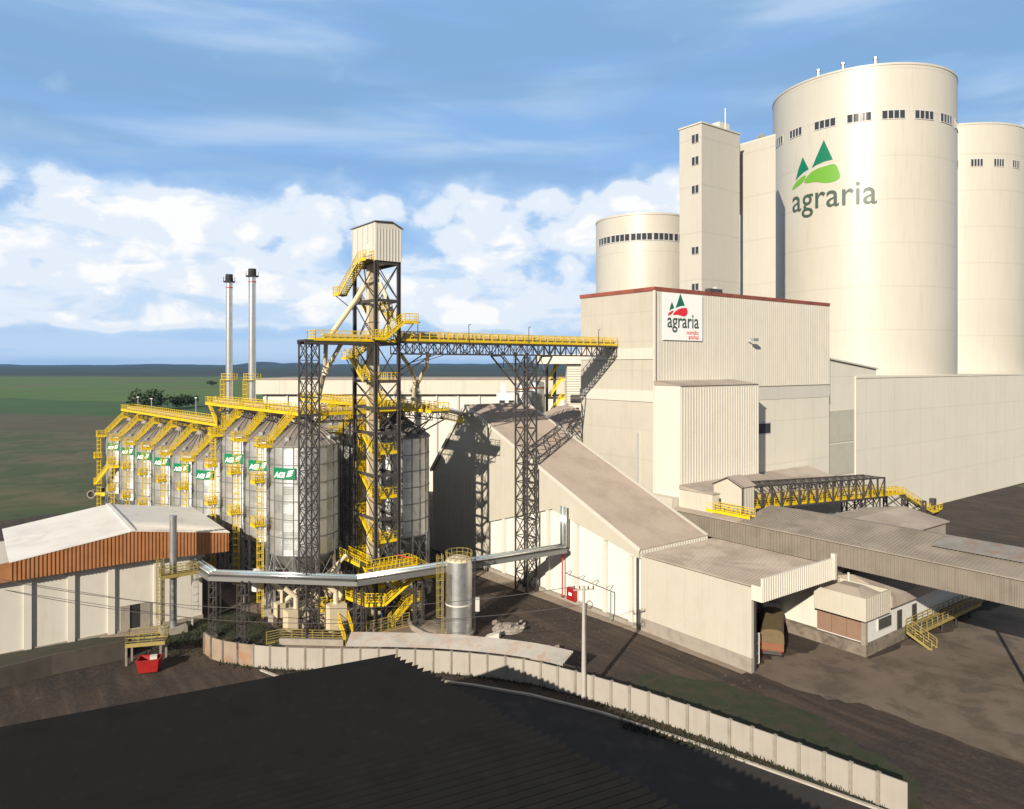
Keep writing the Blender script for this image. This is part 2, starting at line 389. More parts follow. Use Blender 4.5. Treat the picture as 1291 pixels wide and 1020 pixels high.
def stair(parent, lo, hi, wd=.9, mat='yellow', nm='stair_flight', both=True, under='deck'):
    lo, hi = Vector(lo), Vector(hi); run = Vector((hi.x-lo.x, hi.y-lo.y, 0)); dn = run.normalized(); side = dn.cross(UZ).normalized()
    t = MB(); n = max(2, round((hi.z-lo.z)/.24))
    for i in range(n):
        c = lo.lerp(hi, (i+.5)/n); t.para(c-side*wd/2-dn*.14, side*wd, dn*.28, UZ*.045)
    st = t.build(nm, under, parent)
    r = MB()
    for sg in (1, -1):
        o = side*wd/2*sg; r.bar(lo+o, hi+o, .08, .3)
        if both or sg == 1: rail(r, [lo+o+UZ*.1, hi+o+UZ*.1], 1.0, 1.1, 3, toe=False)
    if nm == 'stair_flight': r.build('stair_railing', mat, parent)
    else: r.build('railing', mat, parent)
    return st
def lattice(mb, c0, c1, za, zb, seg, wl=.16, wb=.08, cross=True):
    """square lattice tower between plant corners c0=(b,a), c1; mb legs + braces"""
    (b0, a0), (b1, a1) = c0, c1; cs = [(b0, a0), (b1, a0), (b1, a1), (b0, a1)]
    for b, a in cs: mb.bar(P(b, a, za), P(b, a, zb), wl)
    n = max(1, round((zb-za)/seg)); dz = (zb-za)/n
    for k in range(n+1):
        for i in range(4):
            mb.bar(P(*cs[i], za+k*dz), P(*cs[(i+1) % 4], za+k*dz), wb*1.2)
            if k < n:
                mb.bar(P(*cs[i], za+k*dz), P(*cs[(i+1) % 4], za+(k+1)*dz), wb)
                if cross: mb.bar(P(*cs[(i+1) % 4], za+k*dz), P(*cs[i], za+(k+1)*dz), wb)
def truss(mb, p, q, h, seg, wl=.16, wb=.09, cross=True):        # vertical truss plane from bottom chord p->q upward h
    p, q = Vector(p), Vector(q); L = (q-p).length; n = max(1, round(L/seg))
    mb.bar(p, q, wl); mb.bar(p+UZ*h, q+UZ*h, wl)
    for i in range(n+1):
        c = p.lerp(q, i/n); mb.bar(c, c+UZ*h, wb)
        if i < n:
            e = p.lerp(q, (i+1)/n)
            if i % 2 or cross: mb.bar(c, e+UZ*h, wb)
            if not i % 2 or cross: mb.bar(c+UZ*h, e, wb)
def ladder(parent, p, zb, out, mat='yellow', wd=.5, cage=True, name='ladder'):
    p = Vector(p); out = Vector(out).normalized(); side = out.cross(UZ).normalized(); m = MB()
    for sg in (1, -1): m.bar(p+side*sg*wd/2, Vector((p.x, p.y, zb))+side*sg*wd/2, .07)
    z = p.z+.3
    while z < zb:
        a = Vector((p.x, p.y, z)); m.bar(a-side*wd/2, a+side*wd/2, .045); z += .4
    if cage:
        z = p.z+2.2
        ang = [i*math.pi/4 for i in range(5)]
        ring = lambda z: [Vector((p.x, p.y, z))+side*math.cos(t)*.42+out*math.sin(t)*.75 for t in ang]
        zz = z
        while zz < zb:
            rr = ring(zz); [m.bar(x, y, .06) for x, y in zip(rr, rr[1:])]; zz += .9
        if zb > z:
            for x, y in zip(ring(z), ring(zb)): m.bar(x, y, .045)
    return m.build(name, mat, parent)
# text as mesh, returned as (verts2d, faces), size-normalised to width
def text_mesh(body, bold=.0, shear=0., space=1.0, sub=0):
    cu = bpy.data.curves.new('lettering', 'FONT'); cu.body = body; cu.size = 1; cu.offset = bold; cu.shear = shear; cu.space_character = space
    o = bpy.data.objects.new('lettering', cu); COL.objects.link(o)
    bpy.context.view_layer.update()
    me = bpy.data.meshes.new_from_object(o.evaluated_get(bpy.context.evaluated_depsgraph_get()))
    bm = bmesh.new(); bm.from_mesh(me); bmesh.ops.triangulate(bm, faces=bm.faces)
    if sub: bmesh.ops.subdivide_edges(bm, edges=bm.edges, cuts=sub, use_grid_fill=True)
    vs = [(v.co.x, v.co.y) for v in bm.verts]; bm.verts.index_update(); fs = [tuple(v.index for v in f.verts) for f in bm.faces]
    bm.free(); bpy.data.meshes.remove(me); bpy.data.objects.remove(o); bpy.data.curves.remove(cu)
    x0 = min(v[0] for v in vs); x1 = max(v[0] for v in vs); L = x1-x0
    return [((v[0]-x0)/L, v[1]/L) for v in vs], fs
def poly_mesh(pts, sub=0):
    bm = bmesh.new(); vs = [bm.verts.new((x, y, 0)) for x, y in pts]; bm.faces.new(vs)
    bmesh.ops.triangulate(bm, faces=bm.faces)
    if sub: bmesh.ops.subdivide_edges(bm, edges=bm.edges, cuts=sub, use_grid_fill=True)
    bm.verts.index_update()
    r = [(v.co.x, v.co.y) for v in bm.verts], [tuple(v.index for v in f.verts) for f in bm.faces]; bm.free(); return r
def smooth_poly(pts, n=6):                   # closed Catmull-Rom
    out = []; N = len(pts)
    for i in range(N):
        p0, p1, p2, p3 = (pts[(i+k-1) % N] for k in range(4))
        for j in range(n):
            t = j/n
            out.append(tuple(.5*((2*p1[k])+(-p0[k]+p2[k])*t+(2*p0[k]-5*p1[k]+4*p2[k]-p3[k])*t*t+(-p0[k]+3*p1[k]-3*p2[k]+p3[k])*t**3) for k in (0, 1)))
    return out
#@@GROUND
# ------------------------------------------------------------------ ground, fields, hills
g = MB(); NX, NY = 60, 70
xs = [-14000+28000*i/NX for i in range(NX+1)]
ys = [-400+(j/NY)**2.2*14400 for j in range(NY+1)]
def gz(x, y):
    r = math.hypot(x, y)
    f = min(1, max(0, (r-330)/500))
    return f*(4*math.sin(x/430+1)*math.cos(y/510)+3*math.sin(x/190+y/330))-f*5-.05 + (max(0, y-2600)/11400)*12*(.6+.5*math.sin(x/1900+2)+.4*math.sin(x/800))
vs = [(x, y, gz(x, y)) for y in ys for x in xs]
fs = [(j*(NX+1)+i, j*(NX+1)+i+1, (j+1)*(NX+1)+i+1, (j+1)*(NX+1)+i) for j in range(NY) for i in range(NX)]
struct(g.raw(vs, fs).build('ground', 'field', smooth=True))
def ridge(name, y0, amp, base, ph, mat, peaks=()):
    m = MB(); n = 260; rows = 7; depth = 1800
    V = []; F = []
    for j in range(rows):
        for i in range(n+1):
            x = -y0*1.1+2.2*y0*i/n; t = j/(rows-1)
            hgt = base+amp*(.5*math.sin(x/1300+ph)+.3*math.sin(x/520+ph*2)+.2*math.sin(x/210+ph*3)+.12*math.sin(x/90+ph))
            for (pxx, ph_, pw) in peaks: hgt += ph_*math.exp(-((x-pxx)/pw)**2)
            V.append((x, y0+depth*t, -25+(hgt+25)*math.sin(math.pi*.5*min(1, t*1.3))*(1+.03*math.sin(x/60+j))))
    for j in range(rows-1):
        for i in range(n): a = j*(n+1)+i; F.append((a, a+1, a+n+2, a+n+1))
    return struct(m.raw(V, F).build(name, mat, smooth=True))
ridge('hills', 4200, 7, 22, 1.0, 'forest')
ridge('far_hills', 9000, 16, 46, 2.3, 'hill', peaks=((-3560, 44, 190), (-3050, 36, 260), (350, 26, 900), (-5200, 10, 900)))
# sheets of the yard, each a little above the one below
def sheet(name, pts, z, mat, rag=0):
    m = MB()
    if rag:
        rnd = random.Random(len(pts)*7+int(z*100)); o_ = []
        for p, q in zip(pts, list(pts[1:])+[pts[0]]):
            n = max(1, int(math.dist(p, q)/.8)); ph = rnd.uniform(0, 6)
            dx, dy = (q[0]-p[0])/math.dist(p, q), (q[1]-p[1])/math.dist(p, q)
            for i in range(n):
                f = i/n; e = rag*(math.sin(f*n*.35+ph)*.6+rnd.uniform(-.5, .5)*.6)*math.sin(math.pi*f); o_.append((p[0]+(q[0]-p[0])*f-dy*e, p[1]+(q[1]-p[1])*f+dx*e))
        pts = o_
    m.raw([Vector((x, y, z)) for x, y in pts], [tuple(range(len(pts)))]); return struct(m.build(name, mat))
def pb(b, a): v = P(b, a); return (v.x, v.y)
sheet('yard', [(-120, -60), (160, -60), pb(230, 20), pb(230, 140), pb(60, 190), pb(-20, 190), (-150, 120)], 0.0, 'yard')
sheet('grass_verge', [(-56, 86), (-47, 84.5), (-37, 86.5), (-33.3, 84.6), (-28, 81.8), (-24.5, 80.8), (-26, 84.5), (-34, 96), (-40, 99), (-60, 94)], .035, 'grass', .5)
sheet('lawn', [pb(49.5, 50), (12.5, 69.2), (18.5, 64.2), (24, 59.6), (30.5, 54), pb(61, 28), pb(64.2, 38), pb(63, 48), pb(58.5, 54)], .045, 'grass', .9)
sheet('silo_pad', [(-32.5, 96.5), (-24.8, 82.0), (-16, 81.5), (-9, 84), pb(47.5, 96), pb(56, 104), pb(56, 126), pb(30, 134), pb(29, 103)], .05, 'pad', .4)
sheet('pavement', [pb(64.2, 97), pb(67.6, 97), pb(67.6, 47.6), pb(66.4, 47.6), pb(66.2, 64)], .06, 'pave', .15)
sheet('road', [(-14, 70), (-11, 76.6), (-5, 75.5), (6, 70.5), (18, 62.8), (40, 45), (60, 30), (60, 0), (-14, 0)], .025, 'lane')
sheet('loading_apron', [pb(67.6, 47.4), pb(81.4, 47.4), pb(81.4, 41.5), pb(120, 40), pb(120, 4), pb(72, 6), pb(70, 30)], .03, 'apron', 1.6)
# white kerb line along the road
k = MB(); kp = [(-9.5, 76.7), (-4, 75.2), (2, 72.9), (8.5, 69.2), (16, 63.6), (28, 53.5)]
for p, q in zip(kp, kp[1:]): k.bar((*p, .08), (*q, .08), .3, .2)
struct(k.build('road_kerb', 'kerb'))
k = MB(); k.bar((-27.2, 79.0, .06), (-22.6, 75.8, .06), .3, .16); struct(k.build('drain_kerb', 'kerb'))
#@@MAIN
# ------------------------------------------------------------------ main building
def bld(name, label, b, a, z=0): return thing(name, label, 'building', P(b, a, z))
mb_ = bld('main_building', 'tall cream mill block with rusty red parapet line and white banner with trees logo', 84.5, 76.3)
MBb, MBa = 84.5, 76.3
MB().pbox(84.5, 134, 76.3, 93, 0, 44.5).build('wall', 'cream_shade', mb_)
MB().pbox(103.6, 133.95, 76.2, 76.28, 0, 26.98).build('lifted_front', 'cream_lifted', mb_)  # lighter sheet brightens the wall face that gets less sun
MB().pbox(84.35, 134.15, 76.15, 93.15, 44.5, 45.1).build('parapet', 'redcap', mb_)
MB().pbox(84.6, 133.9, 76.4, 92.9, 45.1, 45.12).build('roof', 'greyroof', mb_)
m = MB(); m.para(P(85.0, 76.12, 29.4), UB*49.0, UA*.15, UZ*15.0); m.ribs(P(85.2, 76.12, 29.4), P(133.8, 76.12, 29.4), UZ*15.0, .62, .10, .035, -UA)
m.build('ribbed_cladding', 'clad', mb_)
MB().pbox(84.33, 84.6, 76.12, 93.1, 34.0, 35.7).build('wall_band', 'clad_white', mb_)
MB().pbox(84.33, 84.6, 76.12, 93.1, 27.4, 29.1).build('wall_band', 'clad_white', mb_)
MB().pbox(84.7, 134.05, 76.13, 76.5, 27.0, 29.2).build('wall_band', 'clad_white', mb_)
MB().bar(P(84.3, 76.1, 0), P(84.3, 76.1, 44.5), .35).build('corner_trim', 'clad_white', mb_)
MB().bar(P(84.35, 79.5, 13), P(84.35, 79.5, 22.5), 1.0, .12).build('vent_strip', 'frame', mb_)
# window of the lower wall
wn = MB().pbox(110.8, 114.6, 76.14, 76.32, 20.9, 23.0).build('window', 'frame', mb_)
MB().pbox(111.0, 114.4, 76.08, 76.2, 21.1, 22.8).build('pane', 'glass', wn)
# annex on its front: corrugated box
ax = thing('stair_annex', 'ribbed cream box annex built onto the front of the mill block below its banner', 'building', P(84.5, 71))
m = MB(); m.pbox(84.2, 103.5, 71.0, 76.1, 0, 30); m.ribs(P(84.5, 71.0, 15.3), P(103.3, 71.0, 15.3), UZ*14.4, .62, .14, .06, -UA); m.build('wall', 'clad', ax)
MB().prism([P(84.1, 70.8, 30.0), P(84.1, 76.1, 30.7), P(84.1, 76.1, 30.0)], UB*19.6).build('roof', 'greyroof2', ax)
bk = thing('low_annex', 'low cream block with sloping grey roof beside the gallery portal', 'building', P(84.4, 66))
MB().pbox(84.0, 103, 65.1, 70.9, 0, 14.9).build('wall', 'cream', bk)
MB().prism([P(83.8, 64.9, 14.9), P(83.8, 70.9, 15.5), P(83.8, 70.9, 14.9)], UB*19.4).build('roof', 'greyroof2', bk)
MB().pbox(82.6, 84.1, 71.2, 79, 0, 13.6).build('ledge', 'cream', bk)
lr = thing('lean_to', 'lean-to with pale sloping roof at foot of mill wall behind the truss gallery', 'building', P(104, 70))
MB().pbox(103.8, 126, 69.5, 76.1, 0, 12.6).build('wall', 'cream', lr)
MB().prism([P(103.7, 69.2, 12.6), P(103.7, 76.1, 14.3), P(103.7, 76.1, 12.6)], UB*22.6).build('roof', 'greyroof2', lr)
# banner
bn = thing('banner', 'white banner with green trees, red hill and agraria lettering on the mill wall', 'sign', P(86.5, 75.95, 36))
# photograph px -> plant point on plane a = 76.0
def on_a(px, py, a):
    k = (px-645.5)/920; b = (.6*a+k*.8*a)/(.8-.6*k); Y = .6*b+.8*a; return b, H-(py-461)*Y/920
def on_b(px, py, b):
    k = (px-645.5)/920; a = (.8*b-k*.6*b)/(.6+.8*k); Y = .6*b+.8*a; return a, H-(py-461)*Y/920
AB = 75.9
b0, z1 = on_a(836, 366, AB); b1, z0 = on_a(885.5, 430, AB)
MB().pbox(b0, b1, AB, 76.02, z0, z1-.3).build('banner_sheet', 'signwhite', bn)
def zq(zx, zy): return on_a(815+zx/8.5, 350+zy/8.5, AB-.03)
def decal_a(name, mat, px_pts, parent, sm=1):
    pts, fs = poly_mesh(px_pts, 0); m = MB()
    m.raw([P(zq(x, y)[0], AB-.03, zq(x, y)[1]) for x, y in pts], fs); return m.build(name, mat, parent)
decal_a('tree_emblem', 'greendark', [(363, 170), (385, 230), (412, 300), (360, 306), (312, 326), (335, 260)], bn)
decal_a('tree_emblem', 'greendark', [(274, 258), (298, 328), (270, 338), (247, 354), (258, 300)], bn)
decal_a('hill_emblem', 'logored', smooth_poly([(286, 398), (310, 362), (360, 332), (410, 324), (432, 330), (441, 370), (425, 408), (395, 415), (340, 400)], 4), bn)
decal_a('hill_emblem', 'logored', smooth_poly([(230, 407), (244, 375), (288, 352), (272, 388)], 4), bn)
def text_on_a(body, x0, y0, x1, y1, parent, mat, bold=.0, vs=1.0):   # baseline from (x0,y0) to (x1,y1) in the zoomed banner frame
    bb0, zz0 = zq(x0, y0); bb1, zz1 = zq(x1, y1); vs_, fs = text_mesh(body, bold); L = bb1-bb0; m = MB()
    m.raw([P(bb0+u*L, AB-.03, zz0+(zz1-zz0)*u+v*L*vs) for u, v in vs_], fs); return m.build('lettering', mat, parent)
text_on_a('agraria', 225, 530, 562, 545, bn, 'logogrey', .012, 1.15)
text_on_a('nutrição', 432, 608, 556, 612, bn, 'logored', .01, 1.1)
text_on_a('animal', 452, 660, 558, 664, bn, 'logored', .01, 1.1)
# wall lamp
wl = thing('wall_lamp', 'small grey floodlight bracket alone on the ribbed mill wall', 'lamp', P(107.8, 75.9, 37))
MB().bar(P(107.8, 76.1, 37.2), P(107.8, 74.9, 37.4), .18).build('bracket', 'frame', wl)
MB().cbox(P(107.9, 74.8, 37.2), 1.3, .6, .45).build('lamp_head', 'steel_light', wl)
# small vent box on parapet
rv = thing('roof_vent', 'small dark vent box poking above the red parapet', 'vent', P(101, 78, 45.1))
MB().cbox(P(101, 78, 45.1), 3.4, 1.0, .8).build('housing', 'steel', rv); MB().cbox(P(101.9, 78, 45.9), 1.2, .8, .4).build('hood', 'frame', rv)
# right hand lower buildings
m2 = bld('side_building', 'cream block with gently sloping roofline between mill block and the wide store', 134, 78)
MB().prism([P(134.1, 78.15, 0), P(156, 78.15, 0), P(156, 78.15, 32.2), P(134.1, 78.15, 34.6)], UA*14).build('wall', 'cream_lifted', m2)
MB().prism([P(134.05, 77.7, 34.6), P(156.2, 77.7, 32.2), P(156.2, 77.7, 32.5), P(134.05, 77.7, 34.9)], UA*14.5).build('roof', 'clad_white', m2)
MB().pbox(134.6, 139, 80, 84, 34.6, 36.3).build('roof_box', 'greyroof', m2)
MB().pbox(137.0, 146.6, 78.02, 78.25, 17.6, 24).build('translucent_panel', 'fibre', m2)
MB().pbox(137.0, 146.6, 78.04, 78.25, 11.0, 17.3).build('translucent_panel', 'fibre', m2)
rr = bld('wide_store', 'wide plain cream store in front of the tallest silo behind stair walkway', 147.3, 78)
MB().pbox(147.3, 290, 78.0, 122, 0, 30.4).build('wall', 'cream_lifted', rr)
MB().pbox(147.2, 290.1, 77.85, 122.1, 30.4, 30.75).build('parapet', 'cream_lifted', rr)
# tall lift tower
tw = bld('lift_tower', 'tall square cream tower with a column of small windows between the round silos', 129.2, 103)
MB().pbox(129.2, 142.8, 103, 109.2, 0, 86.2).build('wall', 'silo_cream', tw)
MB().pbox(129.0, 143.0, 102.8, 109.4, 86.2, 86.5).build('coping', 'clad_white', tw)
for py in (175, 203, 239, 316, 362):
    a1_, zt = on_b(872.5, py-4.5, 129.2); a0_, zb_ = on_b(881.5, py+4, 129.2)
    wf = MB().pbox(129.05, 129.3, a0_, a1_, zb_, zt).build('window', 'frame', tw)
    mid = (a0_+a1_)/2; g_ = MB(); g_.pbox(129.0, 129.2, a0_+.1, mid-.12, zb_+.12, zt-.12); g_.pbox(129.0, 129.2, mid+.12, a1_-.1, zb_+.12, zt-.12); g_.build('pane', 'glass', wf)
MB().pbox(137.4, 141, 104.5, 107, 86.5, 88.6).build('roof_room', 'clad_white', tw)
MB().tube(P(139.5, 104.5, 86.5), P(139.5, 104.5, 92), .09, 6).build('antenna', 'steel_light', tw)
qb = bld('link_block', 'smooth cream shaft filling gap between lift tower and the tallest silo', 148, 98.5)
qp = [(148, 106.6), (148, 97.1), (163, 107.6), (163, 113)]
MB().prism([P(*q, 0) for q in qp], UZ*85.6).build('wall', 'silo_cream', qb)
MB().prism([P(*q, 85.6) for q in qp], UZ*.3).build('coping', 'clad_white', qb)
MB().pbox(143.2, 152, 107.4, 110.6, 70, 86.0).build('service_shaft', 'fascia', qb)
ws = thing('roof_stair', 'yellow stair flight on shaft roof climbing against the tallest silo', 'stairs', P(155, 105, 86))
stair(ws, P(152, 104.6, 85.9), P(158.5, 107.6, 89.6), 1.0)
# ------------------------------------------------------------------ cream round silos
def ray_cyl(px, py, c, r):
    dx, dy = (px-645.5)/920, 1.0; A_ = dx*dx+1; B_ = -2*(dx*c[0]+dy*c[1]); C_ = c[0]**2+c[1]**2-r*r
    D_ = B_*B_-4*A_*C_; t = (-B_-math.sqrt(max(0, D_)))/(2*A_); x_, y_ = t*dx, t
    an = math.atan2(y_-c[1], x_-c[0]); return (an-2*math.pi if an > 0 else an), H-(py-461)*t/920
def cylP(c, r, an, z): return Vector((c[0]+r*math.cos(an), c[1]+r*math.sin(an), z))
def big_silo(label, c, r, zt, wins, zw0, zw1, npane):
    s = thing('round_silo', label, 'silo', (c[0], c[1], 0))
    MB().lathe((c[0], c[1], 0), [(r, 0), (r, zt-.5)], 96).build('wall', 'silo_cream', s, True)
    MB().lathe((c[0], c[1], 0), [(r+.12, zt-.5), (r+.12, zt), (r*.5, zt+.25), (.2, zt+.4)], 96).build('roof_rim', 'silo_cream', s, True)
    for a0_, a1_ in wins:
        fr = MB(); gl = MB(); n = npane; ins = .12/r
        def seg(mb, aa, ab, z0_, z1_, ri, ro):
            k = max(1, int(abs(ab-aa)*r/.8))
            for i in range(k):
                p, q = aa+(ab-aa)*i/k, aa+(ab-aa)*(i+1)/k
                V_ = [cylP(c, ri, p, z0_), cylP(c, ri, q, z0_), cylP(c, ro, q, z0_), cylP(c, ro, p, z0_)]
                mb.raw(V_+[v+UZ*(z1_-z0_) for v in V_], [(0,3,2,1),(4,5,6,7),(0,1,5,4),(1,2,6,5),(2,3,7,6),(3,0,4,7)])
        seg(fr, a0_-ins, a1_+ins, zw0-.18, zw0, r-.1, r+.14); seg(fr, a0_-ins, a1_+ins, zw1, zw1+.18, r-.1, r+.14)
        seg(gl, a0_, a1_, zw0, zw1, r-.1, r+.05)
        for i in range(n+1):
            t_ = a0_+(a1_-a0_)*i/n; wd_ = (.22 if 0 < i < n else .12)/r; seg(fr, t_-wd_/2, t_+wd_/2, zw0, zw1, r-.1, r+.12)
        f = fr.build('window', 'frame', s); gl.build('pane', 'glass', f)
    return s
C1, R1 = (93.7, 196.1), 22.26
z1t = 105.3
w1 = []
for p0, p1 in ((978, 987), (996, 1011), (1027, 1053.4), (1068, 1098.5), (1112, 1141)):
    w1.append((ray_cyl(p0, 150, C1, R1)[0], ray_cyl(p1, 150, C1, R1)[0]))
st_ = w1[-1][1]-w1[-1][0]; gp_ = w1[-1][0]-w1[-2][0]
for k in range(1, 4): w1.append((w1[4][0]+gp_*k, w1[4][0]+gp_*k+st_))
zc = ray_cyl(1126, 144, C1, R1)[1]
bs1 = big_silo('tallest cream round silo with green trees logo and band of windows', C1, R1, z1t, w1, zc-1.0, zc+.9, 4)
for px_, py_ in ((1030, 90), (1062, 82), (1104, 77)):
    an, _ = ray_cyl(px_, py_, C1, R1); p_ = cylP(C1, R1-.6, an, z1t); MB().tube(p_, p_+UZ*1.3, .35, 8).tube(p_+UZ*1.3, p_+UZ*1.7, .6, 8).build('roof_vent', 'steel_light', bs1)
def zc3(x, y): return ray_cyl(940+x/3.923, 40+y/3.923, C1, R1)
def decal_c(name, mat, pts, sub=3):
    v2, fs = poly_mesh(pts, sub); m = MB(); m.raw([cylP(C1, R1+.05, *zc3(x, y)) for x, y in v2], fs); return m.build(name, mat, bs1)
decal_c('tree_emblem', 'greendark', [(387, 535), (408, 580), (432, 632), (390, 642), (350, 660), (328, 675), (350, 620)])
decal_c('tree_emblem', 'greendark', [(283, 620), (313, 680), (285, 698), (262, 720), (247, 738), (262, 680)])
decal_c('hill_emblem', 'greenlight', smooth_poly([(291, 748), (312, 708), (350, 680), (400, 663), (441, 655), (462, 690), (466, 722), (440, 740), (400, 748), (345, 744)], 5))
decal_c('hill_emblem', 'greenlight', smooth_poly([(233, 783), (245, 752), (270, 725), (299, 710), (283, 745)], 5))
aA, zA = zc3(232, 895); aB, zB = zc3(650, 849); vs_, fs = text_mesh('agraria', .008, 0, 1.04, 1)
Lc = (aB-aA)*R1; m = MB()
m.raw([cylP(C1, R1+.05, aA+(aB-aA)*u, zA+(zB-zA)*u+v*Lc*1.12) for u, v in vs_], fs); m.build('lettering', 'logogrey', bs1)
C2, R2 = (36.1, 200.0), 13.0
w2 = []
a_first = ray_cyl(757, 300, C2, R2)[0]; a_c = ray_cyl(795.5, 300, C2, R2)[0]; a_d = ray_cyl(824, 300, C2, R2)[0]; a_w = ray_cyl(848.5, 300, C2, R2)[0]-a_d
for k in range(-3, 5): w2.append((a_d+(a_d-a_c)*k, a_d+(a_d-a_c)*k+a_w))
z2 = ray_cyl(836, 298, C2, R2)[1]
big_silo('shorter cream round silo with window band left of square tower', C2, R2, 72.3, w2, z2-.9, z2+.8, 4)
big_silo('cream round silo behind and right of the tallest one', (136.0, 231.0), 22.7, 102.5, [(R(-118+16*k), R(-110+16*k)) for k in range(4)], 90, 92, 4)
#@@STORE
# ------------------------------------------------------------------ gabled bulk store
BW = 67.4
st = bld('gabled_store', 'steep gabled bulk store with grey ribbed roof and tall cream end wall', BW, 63.4)
apx, az_ = 102.7, 26.2
m = MB(); m.prism([P(BW, 63.4, 8.9), P(BW, 63.4, 10.0), P(BW, apx, az_-.3), P(BW, 113.6, 14.2), P(BW, 113.6, 0), P(BW, 96.9, 0), P(BW, 96.9, 7.7), P(BW, 80.4, 12.4)], UB*.35)
m.ribs(P(BW, 97.2, .2), P(BW, 113.4, .2), UZ*13.6, 1.05, .1, .05, -UB); m.build('end_wall', 'clad_sunward', st)
MB().pbox(BW+.6, BW+12.3, 63.6, 113.5, 0, 8.6).build('inner_wall', 'panel', st)
m = MB(); m.prism([P(BW+.45, 63.5, 0), P(BW+.45, 97, 0), P(BW+.45, 97, 8.5), P(BW+.45, 80.4, 13.2), P(BW+.45, 63.5, 9.7)], UB*.3); m.build('panel_wall', 'panel_white', st)
for px_ in (612.5, 635.6, 664, 691, 727, 763, 796):
    a_, _ = on_b(px_, 700, BW+.2); zt = 7.7+(96.9-a_)*.285 if a_ > 80.4 else 8.7+(a_-64.2)*.228
    MB().pbox(BW+.02, BW+.5, a_-.35, a_+.35, 0, zt).build('pilaster', 'panel', st)
MB().pbox(BW-.1, BW+.5, 63.4, 97, 0, .55).build('plinth', 'concrete', st)
# roof planes
nr = (P(0, apx, az_)-P(0, 63.4, 10.0)); upv = Vector((-nr.normalized().z*UA.x, -nr.normalized().z*UA.y, nr.normalized().dot(UA)))
slope = P(0, 63.0, 9.95)-P(0, apx, az_)
m = MB(); o = P(BW-.25, apx, az_); m.para(o, UB*13.0, slope, Vector((0, 0, .14)))
kn = upv.normalized()
for i in range(38):
    m.para(o+UB*(.35+i*12.3/37)+UZ*.12, UB*.12, slope, UZ*.08)
m.build('roof', 'greyroof', st)
sl2 = P(0, 114.0, 14.0)-P(0, apx, az_); m = MB(); m.para(P(BW-.25, apx, az_), UB*13.0, sl2, UZ*.14).build('roof', 'greyroof', st)
m = MB(); m.bar(P(BW-.3, apx, az_+.1), P(BW-.3, 63.0, 10.05), .14, .5); m.bar(P(BW-.3, apx, az_+.1), P(BW-.3, 114.0, 14.1), .14, .5); m.bar(P(BW+12.8, apx, az_+.15), P(BW+12.8, 63.0, 10.1), .45, .25); m.bar(P(BW-.3, apx, az_+.2), P(BW+12.9, apx, az_+.2), .5, .15); m.build('edge_trim', 'clad_white', st)
MB().ribs(P(BW, 62.95, 9.0), P(BW+12.7, 62.95, 9.0), UZ*1.0, .5, .2, .06, -UA).pbox(BW, BW+12.7, 62.95, 63.2, 9.0, 10.0).build('eave_fascia', 'clad_white', st)
# drain pipe on corner + little crossarm shadow caster stays with the pole
MB().tube(P(BW-.15, 63.6, .1), P(BW-.15, 63.6, 9), .12, 8).build('drainpipe', 'steel', st)
# front shed
fs_ = bld('front_shed', 'flat-roofed cream loading shed with ribbed canopy fascia over truck bay', 67.5, 47.2)
m = MB(); m.pbox(67.5, 67.9, 47.2, 63.1, 1.6, 9.2); m.ribs(P(67.5, 47.5, 1.6), P(67.5, 63.0, 1.6), UZ*7.6, 1.0, .1, .03, -UB); m.build('wall', 'clad_sunward', fs_)
MB().pbox(67.42, 67.95, 47.15, 63.1, 0, 1.6).build('plinth', 'concrete', fs_)
MB().pbox(67.9, 81.3, 62.4, 62.9, 0, 9.2).build('back_wall', 'concrete', fs_)
MB().pbox(82.3, 82.6, 48.3, 62.4, 1.36, 9.1).build('side_wall', 'clad', fs_)
m = MB(); m.para(P(67.3, 46.0, 9.35), UB*14.1, UA*17.1, UZ*.2)
for i in range(30): m.para(P(67.5+i*.475, 46.05, 9.5), UB*.1, UA*16.9, UZ*.1)
m.build('roof', 'greyroof2', fs_)
m = MB(); m.pbox(67.35, 81.5, 45.7, 45.95, 8.0, 10.5); m.ribs(P(67.45, 45.7, 8.0), P(81.4, 45.7, 8.0), UZ*2.5, .42, .17, .07, -UA)
m.pbox(67.2, 67.4, 45.7, 47.0, 8.0, 9.6); m.build('canopy_fascia', 'clad', fs_)
MB().pbox(81.2, 81.7, 45.5, 46.0, 8.0, 11.0).build('corner_post', 'clad_white', fs_)
for a_ in (47.3, 54.5): MB().bar(P(68.1, a_, 0), P(68.1, a_, 9.2), .35).build('column', 'steel', fs_)
# dock house
dk_ = bld('dock_house', 'small dock office with pale overhanging fascia and terracotta shutters on raised concrete dock', 81.5, 42)
MB().pbox(81.5, 118, 42.0, 60, 0, 1.35).build('dock', 'concrete_dark', dk_)
MB().pbox(82.0, 118, 42.3, 48.2, 1.35, 6.0).build('wall', 'white', dk_)
for i in range(3): MB().pbox(81.88, 82.05, 42.6+i*1.86, 44.4+i*1.86, 1.5, 4.5).build('shutter', 'roller', dk_)
m = MB(); m.pbox(80.3, 86.0, 41.4, 41.6, 4.4, 7.0); m.pbox(80.3, 80.5, 41.6, 47.6, 4.4, 7.0); m.pbox(80.5, 86, 47.4, 47.6, 4.4, 7.0); m.pbox(85.8, 86, 41.6, 47.4, 6.4, 7.0)
m.ribs(P(80.35, 41.4, 4.4), P(85.9, 41.4, 4.4), UZ*2.6, .5, .08, .03, -UA); m.ribs(P(80.3, 41.5, 4.4), P(80.3, 47.5, 4.4), UZ*2.6, .5, .08, .03, -UB); m.build('fascia', 'clad_sunward', dk_)
